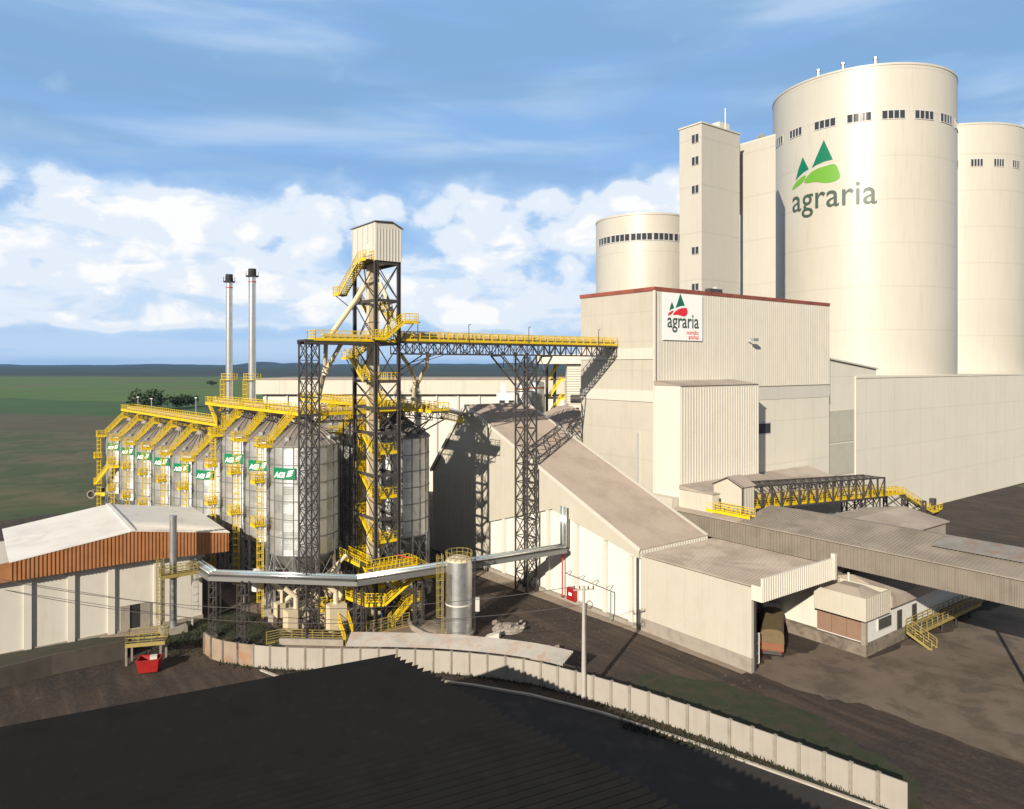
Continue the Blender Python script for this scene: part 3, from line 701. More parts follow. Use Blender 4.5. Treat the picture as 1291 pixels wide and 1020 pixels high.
hp = MB(); q_ = [P(80.5, 41.6, 6.3), P(85.8, 41.6, 6.3), P(85.8, 47.4, 6.3), P(80.5, 47.4, 6.3)]; t_ = [P(82.6, 43.6, 7.3), P(84.2, 43.6, 7.3), P(84.2, 46, 7.3), P(82.6, 46, 7.3)]
hp.raw(q_+t_, [(0,1,5,4),(1,2,6,5),(2,3,7,6),(3,0,4,7),(4,5,6,7),(3,2,1,0)]).build('hip_roof', 'greyroof2', dk_)
MB().tube(P(84.8, 45.8, 6.6), P(84.8, 45.8, 8.2), .14, 8).build('flue', 'clad_white', dk_)
m = MB(); m.prism([P(86.02, 41.2, 4.9), P(86.02, 41.2, 6.2), P(86.02, 46, 7.7), P(86.02, 50, 6.6), P(86.02, 50, 4.9)], UB*32); m.build('rear_roof', 'greyroof2', dk_)
wf = MB().pbox(84.6, 87.8, 42.15, 42.35, 2.2, 3.7).build('window', 'frame', dk_); MB().pbox(84.75, 87.65, 42.1, 42.2, 2.35, 3.55).build('pane', 'glass', wf)
MB().pbox(89.4, 90.5, 42.2, 42.35, 1.36, 3.6).build('door', 'steel', dk_); MB().pbox(93.2, 94.3, 42.2, 42.35, 1.36, 3.6).build('door', 'steel', dk_)
MB().pbox(81.45, 81.95, 42.0, 42.5, 1.3, 4.4).build('column', 'concrete', dk_)
ds = thing('dock_walkway', 'yellow-railed walkway and short steps in front of the dock office', 'stairs', P(91, 40.5))
stair(ds, P(90.2, 38.4, 0), P(90.2, 41.2, 1.3), 1.3, 'paleyellow')
walk(ds, P(90.9, 41.0, 1.35), P(108, 41.0, 1.35), 1.7, ('deck', 'paleyellow'))
m = MB()
for b_ in (92.5, 97, 101, 105): m.bar(P(b_, 40.4, 0), P(b_, 40.4, 1.3), .15)
m.build('support', 'steel', ds)
# long shed
ls = bld('long_shed', 'long low shed with weathered ribbed fascia and shallow grey roof crossing behind the dock', 83, 40)
m = MB(); m.pbox(83.0, 83.2, 12, 71, 9.2, 12.1); m.ribs(P(83.0, 12.2, 9.2), P(83.0, 70.8, 9.2), UZ*2.85, .42, .16, .08, -UB); m.build('fascia', 'fascia', ls)
m = MB(); m.prism([P(82.7, 12, 12.1), P(90, 12, 13.5), P(97.3, 12, 12.1), P(97.3, 12, 11.95), P(90, 12, 13.35), P(82.7, 12, 11.95)], UA*48); 
for i in range(110): m.para(P(82.7, 12.1+i*.435, 12.14), UA*.1, P(7.3, 0, 1.4), UZ*.07)
m.build('roof', 'greyroof3', ls)
MB().prism([P(82.7, 60.05, 12.08), P(84.6, 60.05, 12.4), P(84.6, 60.05, 12.2), P(82.7, 60.05, 11.95)], UA*11).build('roof_strip', 'greyroof', ls)
for a_ in (14, 26, 58): MB().bar(P(97, a_, 0), P(97, a_, 12), .3).build('column', 'steel', ls)
MB().pbox(84, 96.9, 47.8, 48.1, 6.5, 11.9).build('partition', 'concrete_dark', ls)
for a_ in (14, 20, 26): MB().bar(P(83.4, a_, 0), P(83.4, a_, 9.3), .3).build('column', 'steel', ls)
MB().raw([P(86, 22, 13.0), P(86, 37, 13.0), P(89.6, 37, 13.7), P(89.6, 22, 13.7)], [(0,1,2,3)]).build('sunlit_patch', 'oldtin', ls)  # pale quad paints a sunlit patch onto the roof
l2 = bld('low_shed', 'small pale-roofed shed between long shed and the wide store', 100, 50)
MB().prism([P(99, 47, 0), P(99, 47, 10.2), P(99, 53, 11.3), P(99, 59, 10.2), P(99, 59, 0)], UB*15).build('wall', 'concrete', l2)
m = MB(); m.prism([P(98.7, 46.6, 10.3), P(98.7, 53, 11.5), P(98.7, 59.4, 10.3), P(98.7, 59.4, 10.45), P(98.7, 53, 11.65), P(98.7, 46.6, 10.45)], UB*15.6).build('roof', 'greyroof2', l2)
# inclined truss gallery on the right
ga = thing('truss_gallery', 'dark steel truss conveyor gallery with yellow walkway in front of the mill', 'conveyor', P(88.3, 62, 12))
A0, A1 = 61.6, 65.2
hz = lambda b: 12.75+(b-88.3)*(-2.2/37.5)
for a_ in (A0, A1):
    m = MB(); truss(m, P(88.3, a_, hz(88.3)), P(125.8, a_, hz(125.8)), 3.3, 2.35, .26, .13, a_ == A1)
    for i in range(17):
        b_ = 88.3+i*37.5/16; m.bar(P(b_, a_, hz(b_)), P(b_, a_, hz(b_)+3.3), .24)
    m.build('side_truss', 'steel', ga)
for z_, nm_ in ((0, 'bottom_bracing'), (3.3, 'top_bracing')):
    m = MB()
    for i in range(17):
        b_ = 88.3+i*37.5/16; m.bar(P(b_, A0, hz(b_)+z_), P(b_, A1, hz(b_)+z_), .14)
        if i < 16: m.bar(P(b_, A0, hz(b_)+z_), P(b_+37.5/16, A1, hz(b_+37.5/16)+z_), .1)
    m.build(nm_, 'steel', ga)
MB().para(P(88.3, 63.3, hz(88.3)+.9), P(37.5, 0, -2.2), UA*1.2, UZ*.9).build('conveyor_casing', 'casing', ga)
walk(ga, P(88.4, 62.4, hz(88.3)+.25), P(133.4, 62.4, hz(133)+.25), 1.1)
walk(ga, P(125.8, 64.2, hz(125.8)+.25), P(133.4, 64.2, hz(133)+.25), 2.0)
stair(ga, P(145.0, 62.8, 5.6), P(133.4, 62.8, hz(133)+.25), 1.2, under='steel')
walk(ga, P(145.0, 62.8, 5.6), P(149.0, 62.8, 5.6), 1.6, ends=(0, 1))
MB().cbox(P(148.2, 63.4, 5.6), 1.0, .9, 2.0).build('control_cabinet', 'steel', ga)
for (b_, wd_) in ((119, 1.6), (123.5, 2.2), (133, 1.2), (141, 1.2), (148, 1.2)):
    m = MB(); lattice(m, (b_-wd_/2, 61.8), (b_+wd_/2, 65.0), 0, min(hz(b_), hz(b_) if b_ < 135 else 5.6+(148-b_)*.35), 2.6, .22, .12); m.build('trestle', 'steel', ga)
MB().pbox(88.4, 101, 63, 65, 10.2, 12.0).build('drip_tray', 'steel', ga)
gh = bld('gallery_portal', 'small ribbed cream portal house with dark gable trim at end of truss gallery', 86, 63.7, 12)
m = MB(); m.prism([P(85.6, 61.3, 11.6), P(85.6, 61.3, 16.1), P(85.6, 63.7, 17.2), P(85.6, 66.1, 16.1), P(85.6, 66.1, 11.6)], UB*2.7)
m.ribs(P(85.6, 61.5, 11.7), P(85.6, 65.9, 11.7), UZ*4.4, .5, .1, .05, -UB); m.ribs(P(85.8, 61.3, 11.7), P(88.1, 61.3, 11.7), UZ*4.3, .5, .1, .05, -UA); m.build('wall', 'clad_sunward', gh)
m = MB(); m.bar(P(85.5, 61.1, 16.15), P(85.5, 63.7, 17.35), .12, .3); m.bar(P(85.5, 66.3, 16.15), P(85.5, 63.7, 17.35), .12, .3); m.bar(P(85.5, 61.2, 11.7), P(85.5, 61.2, 16.1), .15)
m.build('gable_trim', 'steel', gh); m = MB()
m.para(P(85.4, 61.1, 16.2), UB*3.1, P(0, 2.6, 1.2), UZ*.1); m.para(P(85.4, 66.3, 16.2), UB*3.1, P(0, -2.6, 1.2), UZ*.1); m.build('roof', 'greyroof', gh)
MB().pbox(85.48, 85.62, 64.8, 65.6, 11.9, 14.2).build('door', 'black', gh)
walk(gh, P(84.6, 59.0, 12.6), P(84.6, 66.2, 12.6), 1.2, sides=(1, 1))
#@@SILOS
# ------------------------------------------------------------------ galvanised grain silos
def make_silo(c, r, z0, z1, zr, label, group, nleg=10, sign=True):
    s = thing('grain_silo', label, 'grain silo', (c[0], c[1], 0), group)
    C0 = Vector((c[0], c[1], 0)); n = 40
    MB().lathe(C0, [(r, z0), (r, z1)], n).build('shell', 'galv', s, True)
    m = MB(); m.lathe(C0, [(r+.25, z1-.05), (r+.25, z1+.06), (1.0, zr-.5), (1.0, zr+.2), (.5, zr+.5)], n)
    for i in range(24):
        t = 2*math.pi*i/24; u = Vector((math.cos(t), math.sin(t), 0)); m.bar(C0+u*(r+.2)+UZ*(z1+.1), C0+u*1.0+UZ*(zr-.42), .09, .14)
    m.build('cone_roof', 'galvroof', s)
    for i in range(12):
        t = 2*math.pi*(i+.5)/12; u = Vector((math.cos(t), math.sin(t), 0)); k = .22
        p = C0+u*(r*(1-k)+k)+UZ*(z1+(zr-z1)*k); MB().cbox(p-UZ*.1, .55, .55, .5, t).build('roof_vent', 'steel_light', s)
    m = MB()
    for i in range(20):
        t = 2*math.pi*i/20; u = Vector((math.cos(t), math.sin(t), 0)); m.bar(C0+u*(r+.03)+UZ*z0, C0+u*(r+.03)+UZ*z1, .085)
    k = round((z1-z0)/2.35)
    for j in range(k+1):
        zz = z0+(z1-z0)*j/k; m.lathe(C0, [(r+.02, zz-.05), (r+.13, zz-.05), (r+.13, zz+.05), (r+.02, zz+.05)], n, False)
    m.build('stiffeners', 'seam', s)
    MB().lathe(C0, [(r-.1, z0+.05), (.5, max(1.6, z0-4.6)), (.5, max(1.6, z0-4.6)-.4)], n, False).build('hopper', 'galv', s, True)
    pts = []
    for i in range(nleg):
        t = 2*math.pi*(i+.5)/nleg; u = Vector((math.cos(t), math.sin(t), 0)); p = C0+u*(r+.05); pts.append(p)
        m = MB(); m.bar(p+UZ*.7, p+UZ*(z0+.1), .26); lg = m.build('leg', 'steel_light', s)
        MB().cbox(p, 1.1, 1.1, .95, t).build('footing', 'concrete', lg)
    m = MB()
    for i in range(nleg):
        p, q = pts[i], pts[(i+1) % nleg]; zm = (z0+.9)/2
        for za, zb in ((.9, zm), (zm, z0)): m.bar(p+UZ*za, q+UZ*zb, .08); m.bar(q+UZ*za, p+UZ*zb, .08)
        m.bar(p+UZ*zm, q+UZ*zm, .1); m.bar(p+UZ*z0, q+UZ*z0, .2)
    m.build('leg_bracing', 'steel_light', s)
    # access: roof stair toward the viewer's left (-b), platform at the eave, caged ladder with rest platforms
    dirv = -UB; side = UA
    e = C0+dirv*(r+.1)+UZ*(z1+.15); top = C0+dirv*1.6+UZ*(zr+.35)
    walk(s, C0+dirv*(r+1.7)+UZ*z1, C0+dirv*(r-.1)+UZ*z1, 2.0, ends=(1, 0), nm=('eave_platform', 'platform_railing'), step=.8)
    stair(s, e, top, .9, nm='roof_stair', under='deck')
    walk(s, top, C0-dirv*1.6+UZ*(zr+.35), 1.2, ends=(0, 1), nm=('peak_platform', 'peak_railing'), step=.9)
    lp = C0+dirv*(r+1.0)
    ladder(s, lp+UZ*.4-side*.3, z1, dirv)
    for zz in (z1-4.6, z1-10.2):
        if zz > z0-3: walk(s, C0+dirv*(r+1.5)-side*1.0+UZ*zz, C0+dirv*(r+1.5)+side*1.0+UZ*zz, 1.3, ends=(1, 1), nm=('rest_platform', 'rest_railing'), step=.7)
    return s, C0
def add_sign(s, c, r, px0, px1, ztop, hgt):
    c3 = (c[0], c[1]); L = 3.3; a0_ = R(-106)-L/2/(r+.2); a1_ = a0_+L/(r+.2)
    rr_ = r+.2; m = MB(); k = 10
    pts = [(a0_+(a1_-a0_)*i/k) for i in range(k+1)]
    for p, q in zip(pts, pts[1:]):
        V_ = [cylP(c3, rr_-.05, p, ztop-hgt), cylP(c3, rr_-.05, q, ztop-hgt), cylP(c3, rr_, q, ztop-hgt), cylP(c3, rr_, p, ztop-hgt)]
        m.raw(V_+[v+UZ*hgt for v in V_], [(0,3,2,1),(4,5,6,7),(0,1,5,4),(1,2,6,5),(2,3,7,6),(3,0,4,7)])
    sg = m.build('sign', 'signgreen', s)
    vs_, fs = text_mesh('AGI', .05, .25, 1.0, 1); m = MB(); W_ = .54
    m.raw([cylP(c3, rr_+.03, a0_+(a1_-a0_)*(.06+u*W_), ztop-hgt*.84+v*L*W_*1.02) for u, v in vs_], fs)
    for j in range(3):                       # leaf-like stripes of the emblem
        y0_ = ztop-hgt*(.26+.2*j); x0_ = .63+.03*(2-j)
        strip = [(x0_, y0_-.10*hgt), (x0_+.08, y0_-.12*hgt), (x0_+.2, y0_-.04*hgt), (x0_+.26, y0_+.09*hgt), (x0_+.12, y0_+.08*hgt), (x0_+.03, y0_+.0*hgt)]
        m.raw([cylP(c3, rr_+.03, a0_+(a1_-a0_)*u, zz) for u, zz in strip], [(0,1,2,3,4,5)])
    m.build('lettering', 'signwhite', sg)
GS = 'galvanised grain silos'
NEARC = [P(36.4, 95.1), P(36.2, 104.8), P(35.6, 114.4)]
LBN = ['front-row silo nearest the lift tower, its green sign wholly in view', 'front-row silo second from the lift tower, sign half hidden by a yellow rest platform',
       'front-row silo third from the lift tower, next to the end of the raised conveyor']
RS = 4.6
for i, c in enumerate(NEARC):
    s, C0 = make_silo(c, RS, 8.6, 22.6, 26.0, LBN[i], GS)
    lx = (346, 310.5, 280)[i]; add_sign(s, c, RS, lx, lx+(30, 26, 22)[i], 19.9, 1.45)
LBB = ['back-row silo standing beside the gabled store, right of the lift tower', 'back-row silo hidden mostly behind the nearest signed silo and the lift tower',
       'furthest silo of the back row, only its roof peeping between walkways']
proto = None
for i, a_ in enumerate((96.2, 106.0, 115.7)):
    c = P(51.0, a_)
    if proto is None: proto, _ = make_silo(c, RS, 8.6, 22.6, 26.0, LBB[0], GS)
    else:
        o = copy_tree(proto); o.location = c; o['label'] = LBB[i]
G0, G5 = Vector((-47.5, 120.5, 0)), Vector((-83.8, 160.5, 0))
LBG = ['lower-row silo nearest the camera, whole green sign on its left side', 'lower-row silo second from the front, left of the one with the whole sign', 'lower-row silo third from the front',
       'lower-row silo fourth from the front', 'lower-row silo fifth from the front, next to the last one', 'last silo of the lower row, farthest left by the open field with curved stair']
GX = ((239.7, 261), (213.7, 233), (190, 208), (170, 186.6), (152, 167), (136, 149))
for i in range(6):
    c = G0.lerp(G5, i/5); s, C0 = make_silo(c, 4.9, 5.6, 17.9, 21.4, LBG[i], GS)
    add_sign(s, c, 4.9, GX[i][0], GX[i][1], 16.4, 1.45)
    if i == 5:
        q = C0+Vector((-1.4, -6.2, 0)); stair(s, q+Vector((-2.4, -.4, 8.2)), q+UZ*11.6, 1.2, under='steel')
        walk(s, q+UZ*11.6, q+Vector((2.4, .8, 11.6)), 1.2, nm=('landing', 'landing_railing'))
# ------------------------------------------------------------------ raised conveyors over the silos
def conveyor(label, p, q, z, wd=2.6, sup=(), ends=(1, 1), name='raised_conveyor', casing=True):
    p = Vector((p[0], p[1], z)); q = Vector((q[0], q[1], z)); dn = (q-p).normalized(); side = dn.cross(UZ)
    t = thing(name, label, 'conveyor', (p.x, p.y, z))
    walk(t, p, q, wd, ends=ends, step=1.25, edge=.3)
    if casing:
        m = MB(); m.para(p+side*(-.45)+UZ*.15+dn*1.0, side*.9, (q-p)-dn*2.0, UZ*.55)
        L = (q-p).length; k = int(L/1.6)
        for i in range(1, k): m.para(p+dn*(i*L/k)-side*.52+UZ*.12, side*1.04, dn*.12, UZ*.64)
        m.build('casing', 'casing', t)
    m = MB()
    for sg in (1, -1): truss(m, p+side*sg*(wd/2-.15)-UZ*1.2, q+side*sg*(wd/2-.15)-UZ*1.2, 1.05, 1.5, .13, .07, False)
    k = max(1, int((q-p).length/1.5))
    for i in range(k+1):
        c = p.lerp(q, i/k); m.bar(c-side*wd/2-UZ*.2, c+side*wd/2-UZ*.2, .16)
    m.build('truss', 'steel', t)
    for c, zb in sup:
        m = MB(); c = Vector((c[0], c[1], 0))
        for dx in (-.5, .5):
            for sy in (-1, 1): m.bar(c+dn*dx+side*sy*1.0+UZ*zb, c+dn*dx+side*sy*1.0+UZ*(z-1.1), .14)
        for sy in (-1, 1):
            zz = zb
            while zz < z-2.2: m.bar(c-dn*.5+side*sy+UZ*zz, c+dn*.5+side*sy+UZ*(zz+1.1), .07); m.bar(c+dn*.5+side*sy+UZ*zz, c-dn*.5+side*sy+UZ*(zz+1.1), .07); zz += 1.1
        m.bar(c-side-UZ*-(z-1.2), c+side+UZ*(z-1.2), .14); m.build('trestle', 'steel', t)
    return t
gd = (G5-G0).normalized()
kp0, kp1 = G0-gd*1.5+UB*.4, G5+gd*4.0+UB*.4
t1 = conveyor('long yellow-railed conveyor over the lower row of silos at far left', kp0, kp1, 23.2, 2.8, [(G0.lerp(G5, f), 21.5) for f in (.1, .3, .5, .7, .9)])
n0, n1 = P(36.2, 92.5), P(33.6, 128.5)
t2 = conveyor('yellow-railed conveyor over the front row of silos ending at two steel stacks', n0, n1, 26.7, 2.8, [(NEARC[i], 26.1) for i in (1, 2)]+[(P(34.2, 124), 0)])
stair(t2, Vector((kp0.x-1.2, kp0.y-1.0, 23.3)), Vector((n1.x, n1.y-1.0, 26.8)), 1.2, under='steel')
t3 = conveyor('short yellow-railed cross conveyor passing behind the lift tower', P(36.6, 94.6), P(49.6, 95.4), 26.55, 2.6, [(P(43, 95.0), 0)])
t4 = conveyor('yellow-railed conveyor over the back row of silos, its near end right of lift tower', P(51.7, 85.2), P(50.4, 131), 26.85, 2.8, [(P(51, 96.2), 26.2), (P(51, 106), 26.2), (P(51, 115.7), 26.2), (P(50.6, 127), 0)])
m = MB()
for sb in (-1, 1):
    m.bar(P(51.6+sb*1.2, 86.0, 25.6), P(51.3+sb*1.0, 93.0, 22.9), .16); m.bar(P(51.5+sb*1.2, 89.4, 25.6), P(51.3+sb*1.0, 93.0, 22.9), .1)
m.bar(P(50.2, 93.0, 22.9), P(52.4, 93.0, 22.9), .16); m.build('knee_brace', 'steel', t4)
t5 = conveyor('second yellow conveyor seen behind the lower silos', P(45.5, 126), P(45.0, 152), 22.6, 2.4, [(P(45.4, 128), 0), (P(45.2, 140), 0), (P(45, 150), 0)])
# ------------------------------------------------------------------ lift tower with stairs
TB0, TB1, TA0, TA1 = 41.5, 44.75, 84.0, 90.2
et = thing('elevator_tower', 'dark steel lift tower with yellow zigzag stairs and cream cabin on top', 'tower', P(TB0, TA0))
for b_, a_ in ((TB0, TA0), (TB1, TA0), (TB1, TA1), (TB0, TA1)):
    m = MB(); m.cbox(P(b_, a_, 0), .42, .06, 46.3); m.para(P(b_-.21, a_-.2, .0), UB*.06, UA*.4, UZ*46.3); m.para(P(b_+.15, a_-.2, .0), UB*.06, UA*.4, UZ*46.3); cl = m.build('column', 'steel', et)
lv = [2.2, 7.6, 10.6+2.9, 19.0, 24.4, 27.6, 31.0, 35.8, 41.3, 46.1]
cs = [(TB0, TA0), (TB1, TA0), (TB1, TA1), (TB0, TA1)]
for z_ in lv:
    m = MB()
    for i in range(4): m.bar(P(*cs[i], z_), P(*cs[(i+1) % 4], z_), .22, .36)
    m.build('ring_beam', 'steel', et)
m = MB()
for za, zb in zip(lv, lv[1:]):
    if zb-za < 3: continue
    for i in range(4):
        c, d_ = cs[i], cs[(i+1) % 4]; m.bar(P(*c, za), P(*d_, zb), .1); m.bar(P(*d_, za), P(*c, zb), .1)
m.build('bracing', 'steel', et)
m = MB(); m.prism([P(41.3, 83.7, 46.3), P(45.0, 83.7, 46.3), P(45.0, 83.7, 50.5), P(43.6, 83.7, 51.2), P(41.3, 83.7, 51.1)], UA*6.9)
m.ribs(P(41.45, 83.7, 46.3), P(44.9, 83.7, 46.3), UZ*4.15, .42, .1, .05, -UA); cb = m.build('cabin', 'clad_white', et)
MB().prism([P(41.1, 83.45, 51.15), P(43.6, 83.45, 51.28), P(45.2, 83.45, 50.52), P(45.2, 83.45, 50.62), P(43.6, 83.45, 51.38), P(41.1, 83.45, 51.25)], UA*7.5).build('roof', 'steel_light', cb)
MB().pbox(41.22, 41.32, 85.3, 86.2, 46.5, 48.5).build('door', 'panel', cb)
m = MB()
for i in range(5): a_ = 84.3+i*1.5; m.bar(P(41.25, a_, 46.4), P(41.25, a_, 50.9), .05)
m.build('seams', 'frame', cb)
# internal zigzag: near landings / far landings
for k_ in range(4):
    zn = 4.95+5.65*k_
    walk(et, P(41.6, 84.7, zn), P(44.6, 84.7, zn), 1.2, ends=(0, 0), nm=('landing', 'landing_railing'), step=.55)
    walk(et, P(41.6, 89.6, zn+2.9), P(44.2, 89.6, zn+2.9), 1.1, nm=('landing', 'landing_railing'), step=.55)
    stair(et, P(41.95, 85.2, zn), P(41.95, 89.1, zn+2.9), .8)
    stair(et, P(43.1, 85.2, zn+5.6), P(43.1, 89.1, zn+2.95), .8) if False else stair(et, P(43.2, 89.1, zn+2.9), P(43.2, 85.2, zn+5.55), .8)
for z_ in (27.4, 31.0, 36.1):
    walk(et, P(41.5, 84.8, z_), P(44.8, 84.8, z_), 1.6, nm=('landing', 'landing_railing'), step=.55)
stair(et, P(43.4, 85.5, 27.4), P(43.4, 89.4, 31.0), .8)
stair(et, P(40.9, 85.4, 31.0), P(40.9, 89.6, 34.0), .9, under='steel'); walk(et, P(40.9, 89.6, 34.0), P(40.9, 91.6, 34.0), 1.2, ends=(0, 1), nm=('landing', 'landing_railing'), step=.6)
stair(et, P(41.5, 91.0, 34.0), P(42.8, 87.2, 36.1), .8, under='steel')
walk(et, P(40.7, 84.0, 46.4), P(40.7, 86.4, 46.4), 1.1, ends=(0, 0), nm=('landing', 'landing_railing'), step=.7)
stair(et, P(40.7, 92.2, 42.6), P(40.7, 86.4, 46.4), 1.0, under='steel'); walk(et, P(40.7, 92.2, 42.6), P(40.7, 94.0, 42.6), 1.2, ends=(0, 1), nm=('landing', 'landing_railing'), step=.6)
stair(et, P(44.6, 91.0, 38.8), P(42.5, 91.6, 42.5), .8)
stair(et, P(42.4, 83.3, 36.4), P(45.0, 83.3, 38.6), .9, under='deck'); walk(et, P(45.0, 83.3, 38.6), P(46.9, 83.3, 38.6), 1.1, ends=(0, 1), nm=('landing', 'landing_railing'), step=.6)
walk(et, P(40.9, 83.4, 36.4), P(42.4, 83.4, 36.4), 1.0, nm=('landing', 'landing_railing'), step=.6)
stair(et, P(44.3, 88.0, 41.0), P(44.3, 84.4, 38.6), .8) if False else stair(et, P(44.3, 84.6, 38.7), P(44.3, 88.4, 41.3), .8)
m = MB(); m.bar(P(40.9, 91.5, 33.9), P(41.5, 90.2, 31.6), .1); m.bar(P(40.2, 93.5, 42.5), P(41.5, 90.2, 40.2), .1); m.bar(P(46.5, 83.4, 38.4), P(44.8, 84.0, 36.0), .1); m.bar(P(40.3, 85.0, 46.2), P(41.5, 86.8, 43.6), .14); m.build('bracket', 'steel', et)
# base deck and stair down
walk(et, P(40.2, 82.9, 7.5), P(46.2, 82.9, 7.5), 1.9, nm=('landing', 'landing_railing'), step=.6)
walk(et, P(39.9, 84, 8.1), P(39.9, 90, 8.1), 1.2, nm=('landing', 'landing_railing'), step=.6)
stair(et, P(50.6, 82.9, 4.6), P(46.2, 82.9, 7.5), .9); 
# elevator leg ducts and chutes
m = MB(); m.pbox(42.0, 42.7, 87.0, 87.7, .8, 46.2); m.pbox(42.9, 43.5, 87.0, 87.7, .8, 46.2); m.build('elevator_leg', 'duct', et)
CH = [([P(42.2, 87.2, 44.0), P(41.2, 89.5, 41.0), P(33.0, 89.2, 36.8)], 'upper'), ([P(43.2, 86, 43.5), P(44.2, 84.9, 40.5), P(44.0, 85.5, 36)], 'mid')]
m = MB(); m.pipe([P(42.3, 87.2, 44.6), P(40.6, 88.2, 41.4), P(37.2, 89.0, 36.4)], .34, 10); m.build('chute', 'duct', et)
m = MB(); m.pipe([P(43.4, 86.6, 43.8), P(44.3, 85.3, 40.6), P(44.0, 86.2, 36.6)], .3, 10); m.build('chute', 'duct', et)
# spouts from the bridge end down to the silos
def wp(px_, py_, Y): return Vector(((px_-645.5)/920*Y, Y, H-(py_-461)*Y/920))
for lab, pts in (('cream spout hanging almost upright under the walkway left of lift tower', [wp(411, 432, 89.5), wp(409.5, 468, 91.5), wp(402, 500, 93.5), wp(400, 512, 94)]),
                 ('cream spout slanting left from lift tower under walkway, joining the upright spout', [wp(431, 432, 90), wp(418, 455, 90.8), wp(410, 470, 91.3)]),
                 ('cream spout dropping right of the lift tower to the back silo', [wp(505, 446, 97.5), wp(519, 466, 100), wp(523, 480, 101.5), wp(521.5, 503, 103)]),
                 ('cream curved spout from bridge underside joining the one over back silo', [wp(540, 446, 98.5), wp(537, 463, 99.5), wp(525, 487, 101.5)])):
    t = thing('grain_spout', lab, 'pipe', pts[0]); MB().pipe(pts, .27, 10).build('tube', 'duct', t); m = MB()
    for p_ in pts[1:-1]: m.tube(p_-UZ*.15, p_+UZ*.15, .38, 10)
    m.tube(pts[-1]-UZ*.3, pts[-1]+UZ*.2, .42, 10); m.build('flange', 'duct', t)
# ------------------------------------------------------------------ bridge to the mill
br = thing('conveyor_bridge', 'long yellow-railed conveyor bridge on dark truss from lift tower to mill wall', 'bridge', P(44.9, 84.0, 36))
BZ = 36.3; A0b, A1b = 84.0, 86.6
for a_ in (A0b+.1, A1b-.1): m = MB(); truss(m, P(44.9, a_, BZ-1.75), P(84.2, a_, BZ-1.75), 1.5, 1.1, .17, .1, False); m.build('side_truss', 'steel', br)
m = MB()
for i in range(37):
    b_ = 44.9+i*39.3/36; m.bar(P(b_, A0b, BZ-1.7), P(b_, A1b, BZ-1.7), .1)
    if i < 36: m.bar(P(b_, A0b, BZ-1.7), P(b_+39.3/36, A1b, BZ-1.7), .07)
m.build('bottom_bracing', 'steel', br); m = MB(); m.bar(P(44.9, 85.3, BZ-.2), P(84.2, 85.3, BZ-.2), .12)
for i in range(37): b_ = 44.9+i*39.3/36; m.bar(P(b_, A0b, BZ-.2), P(b_, A1b, BZ-.2), .12)
m.build('floor_beams', 'steel', br)
MB().pbox(44.9, 84.2, A0b, A1b, BZ-.1, BZ).build('deck', 'deck', br)
m = MB()
for a_ in (A0b, A1b): rail(m, [P(45.0, a_, BZ), P(84.2, a_, BZ)], 1.15, 1.45, 2, .1); m.bar(P(45, a_, BZ+.05), P(84.2, a_, BZ+.05), .08, .32)
m.build('railing', 'yellow', br)
m = MB(); m.pbox(45.2, 84.2, 84.9, 85.9, BZ+.15, BZ+.95)
for i in range(26): b_ = 46+i*1.5; m.pbox(b_, b_+.12, 84.8, 86.0, BZ+.1, BZ+1.05)
m.build('conveyor_casing', 'casing', br)
for b_ in (47.5, 55.5, 66, 80):
    m = MB(); m.bar(P(b_, A0b-.1, BZ), P(b_, A0b-.1, BZ+2.3), .07); m.bar(P(b_, A0b-.1, BZ+2.3), P(b_+.35, A0b-.1, BZ+2.4), .09); m.build('lamp_post', 'steel', br)
lw = thing('tower_walkway', 'yellow-railed walkway left of lift tower resting on slender lattice pylons', 'bridge', P(32.6, 84, 36))
MB().pbox(32.3, 41.2, 84.0, 86.6, 35.95, 36.15).build('deck', 'steel', lw)
m = MB(); rail(m, [P(41.2, 84, 36.15), P(33.6, 84.0, 36.15), P(33.6, 86.6, 36.15), P(41.2, 86.6, 36.15)], 1.15, .95, 3); m.bar(P(33.4, 83.95, 36.15), P(41.2, 83.95, 36.15), .1, .3); m.build('railing', 'yellow', lw)
m = MB(); m.bar(P(32.3, 84.1, 35.8), P(41.4, 84.1, 35.8), .2, .4); m.bar(P(32.3, 86.5, 35.8), P(41.4, 86.5, 35.8), .2, .4); m.build('beam', 'steel', lw)
MB().pbox(35, 41.2, 84.9, 85.7, 36.2, 36.9).build('conveyor_casing', 'casing', lw)
m = MB(); lattice(m, (32.5, 84.1), (34.1, 86.5), 0, 35.9, 2.2, .17, .085); m.build('pylon', 'steel', lw)
# lattice pylon by the store, with V-brackets
py_ = thing('lattice_pylon', 'slender dark lattice pylon carrying the bridge in front of the gabled store', 'pylon', P(65.4, 83.6))
PB0, PB1, PA0, PA1 = 65.0, 66.7, 83.0, 85.8
m = MB(); lattice(m, (PB0, PA0), (PB1, PA1), 0, BZ-1.8, 2.6, .2, .1); m.build('mast', 'steel', py_)
for sgn, bb in ((-1, PB0), (1, PB1)):
    m = MB()
    for a_ in (PA0, PA1):
        a2 = 84.1 if a_ == PA0 else 86.5
        m.bar(P(bb, a_, BZ-6.3), P(bb+sgn*3.9, a2, BZ-1.9), .2); m.bar(P(bb, a_, BZ-4.2), P(bb+sgn*1.6, a2, BZ-1.9), .1); m.bar(P(bb+sgn*2.0, (a_+a2)/2, BZ-4.1), P(bb+sgn*1.6, a2, BZ-1.9), .09); m.bar(P(bb, a_, BZ-4.0), P(bb+sgn*2, (a_+a2)/2, BZ-4.1), .09)
    m.bar(P(bb+sgn*3.9, 84.1, BZ-1.9), P(bb+sgn*3.9, 86.5, BZ-1.9), .18); m.build('bracket', 'steel', py_)
tb_ = MB()
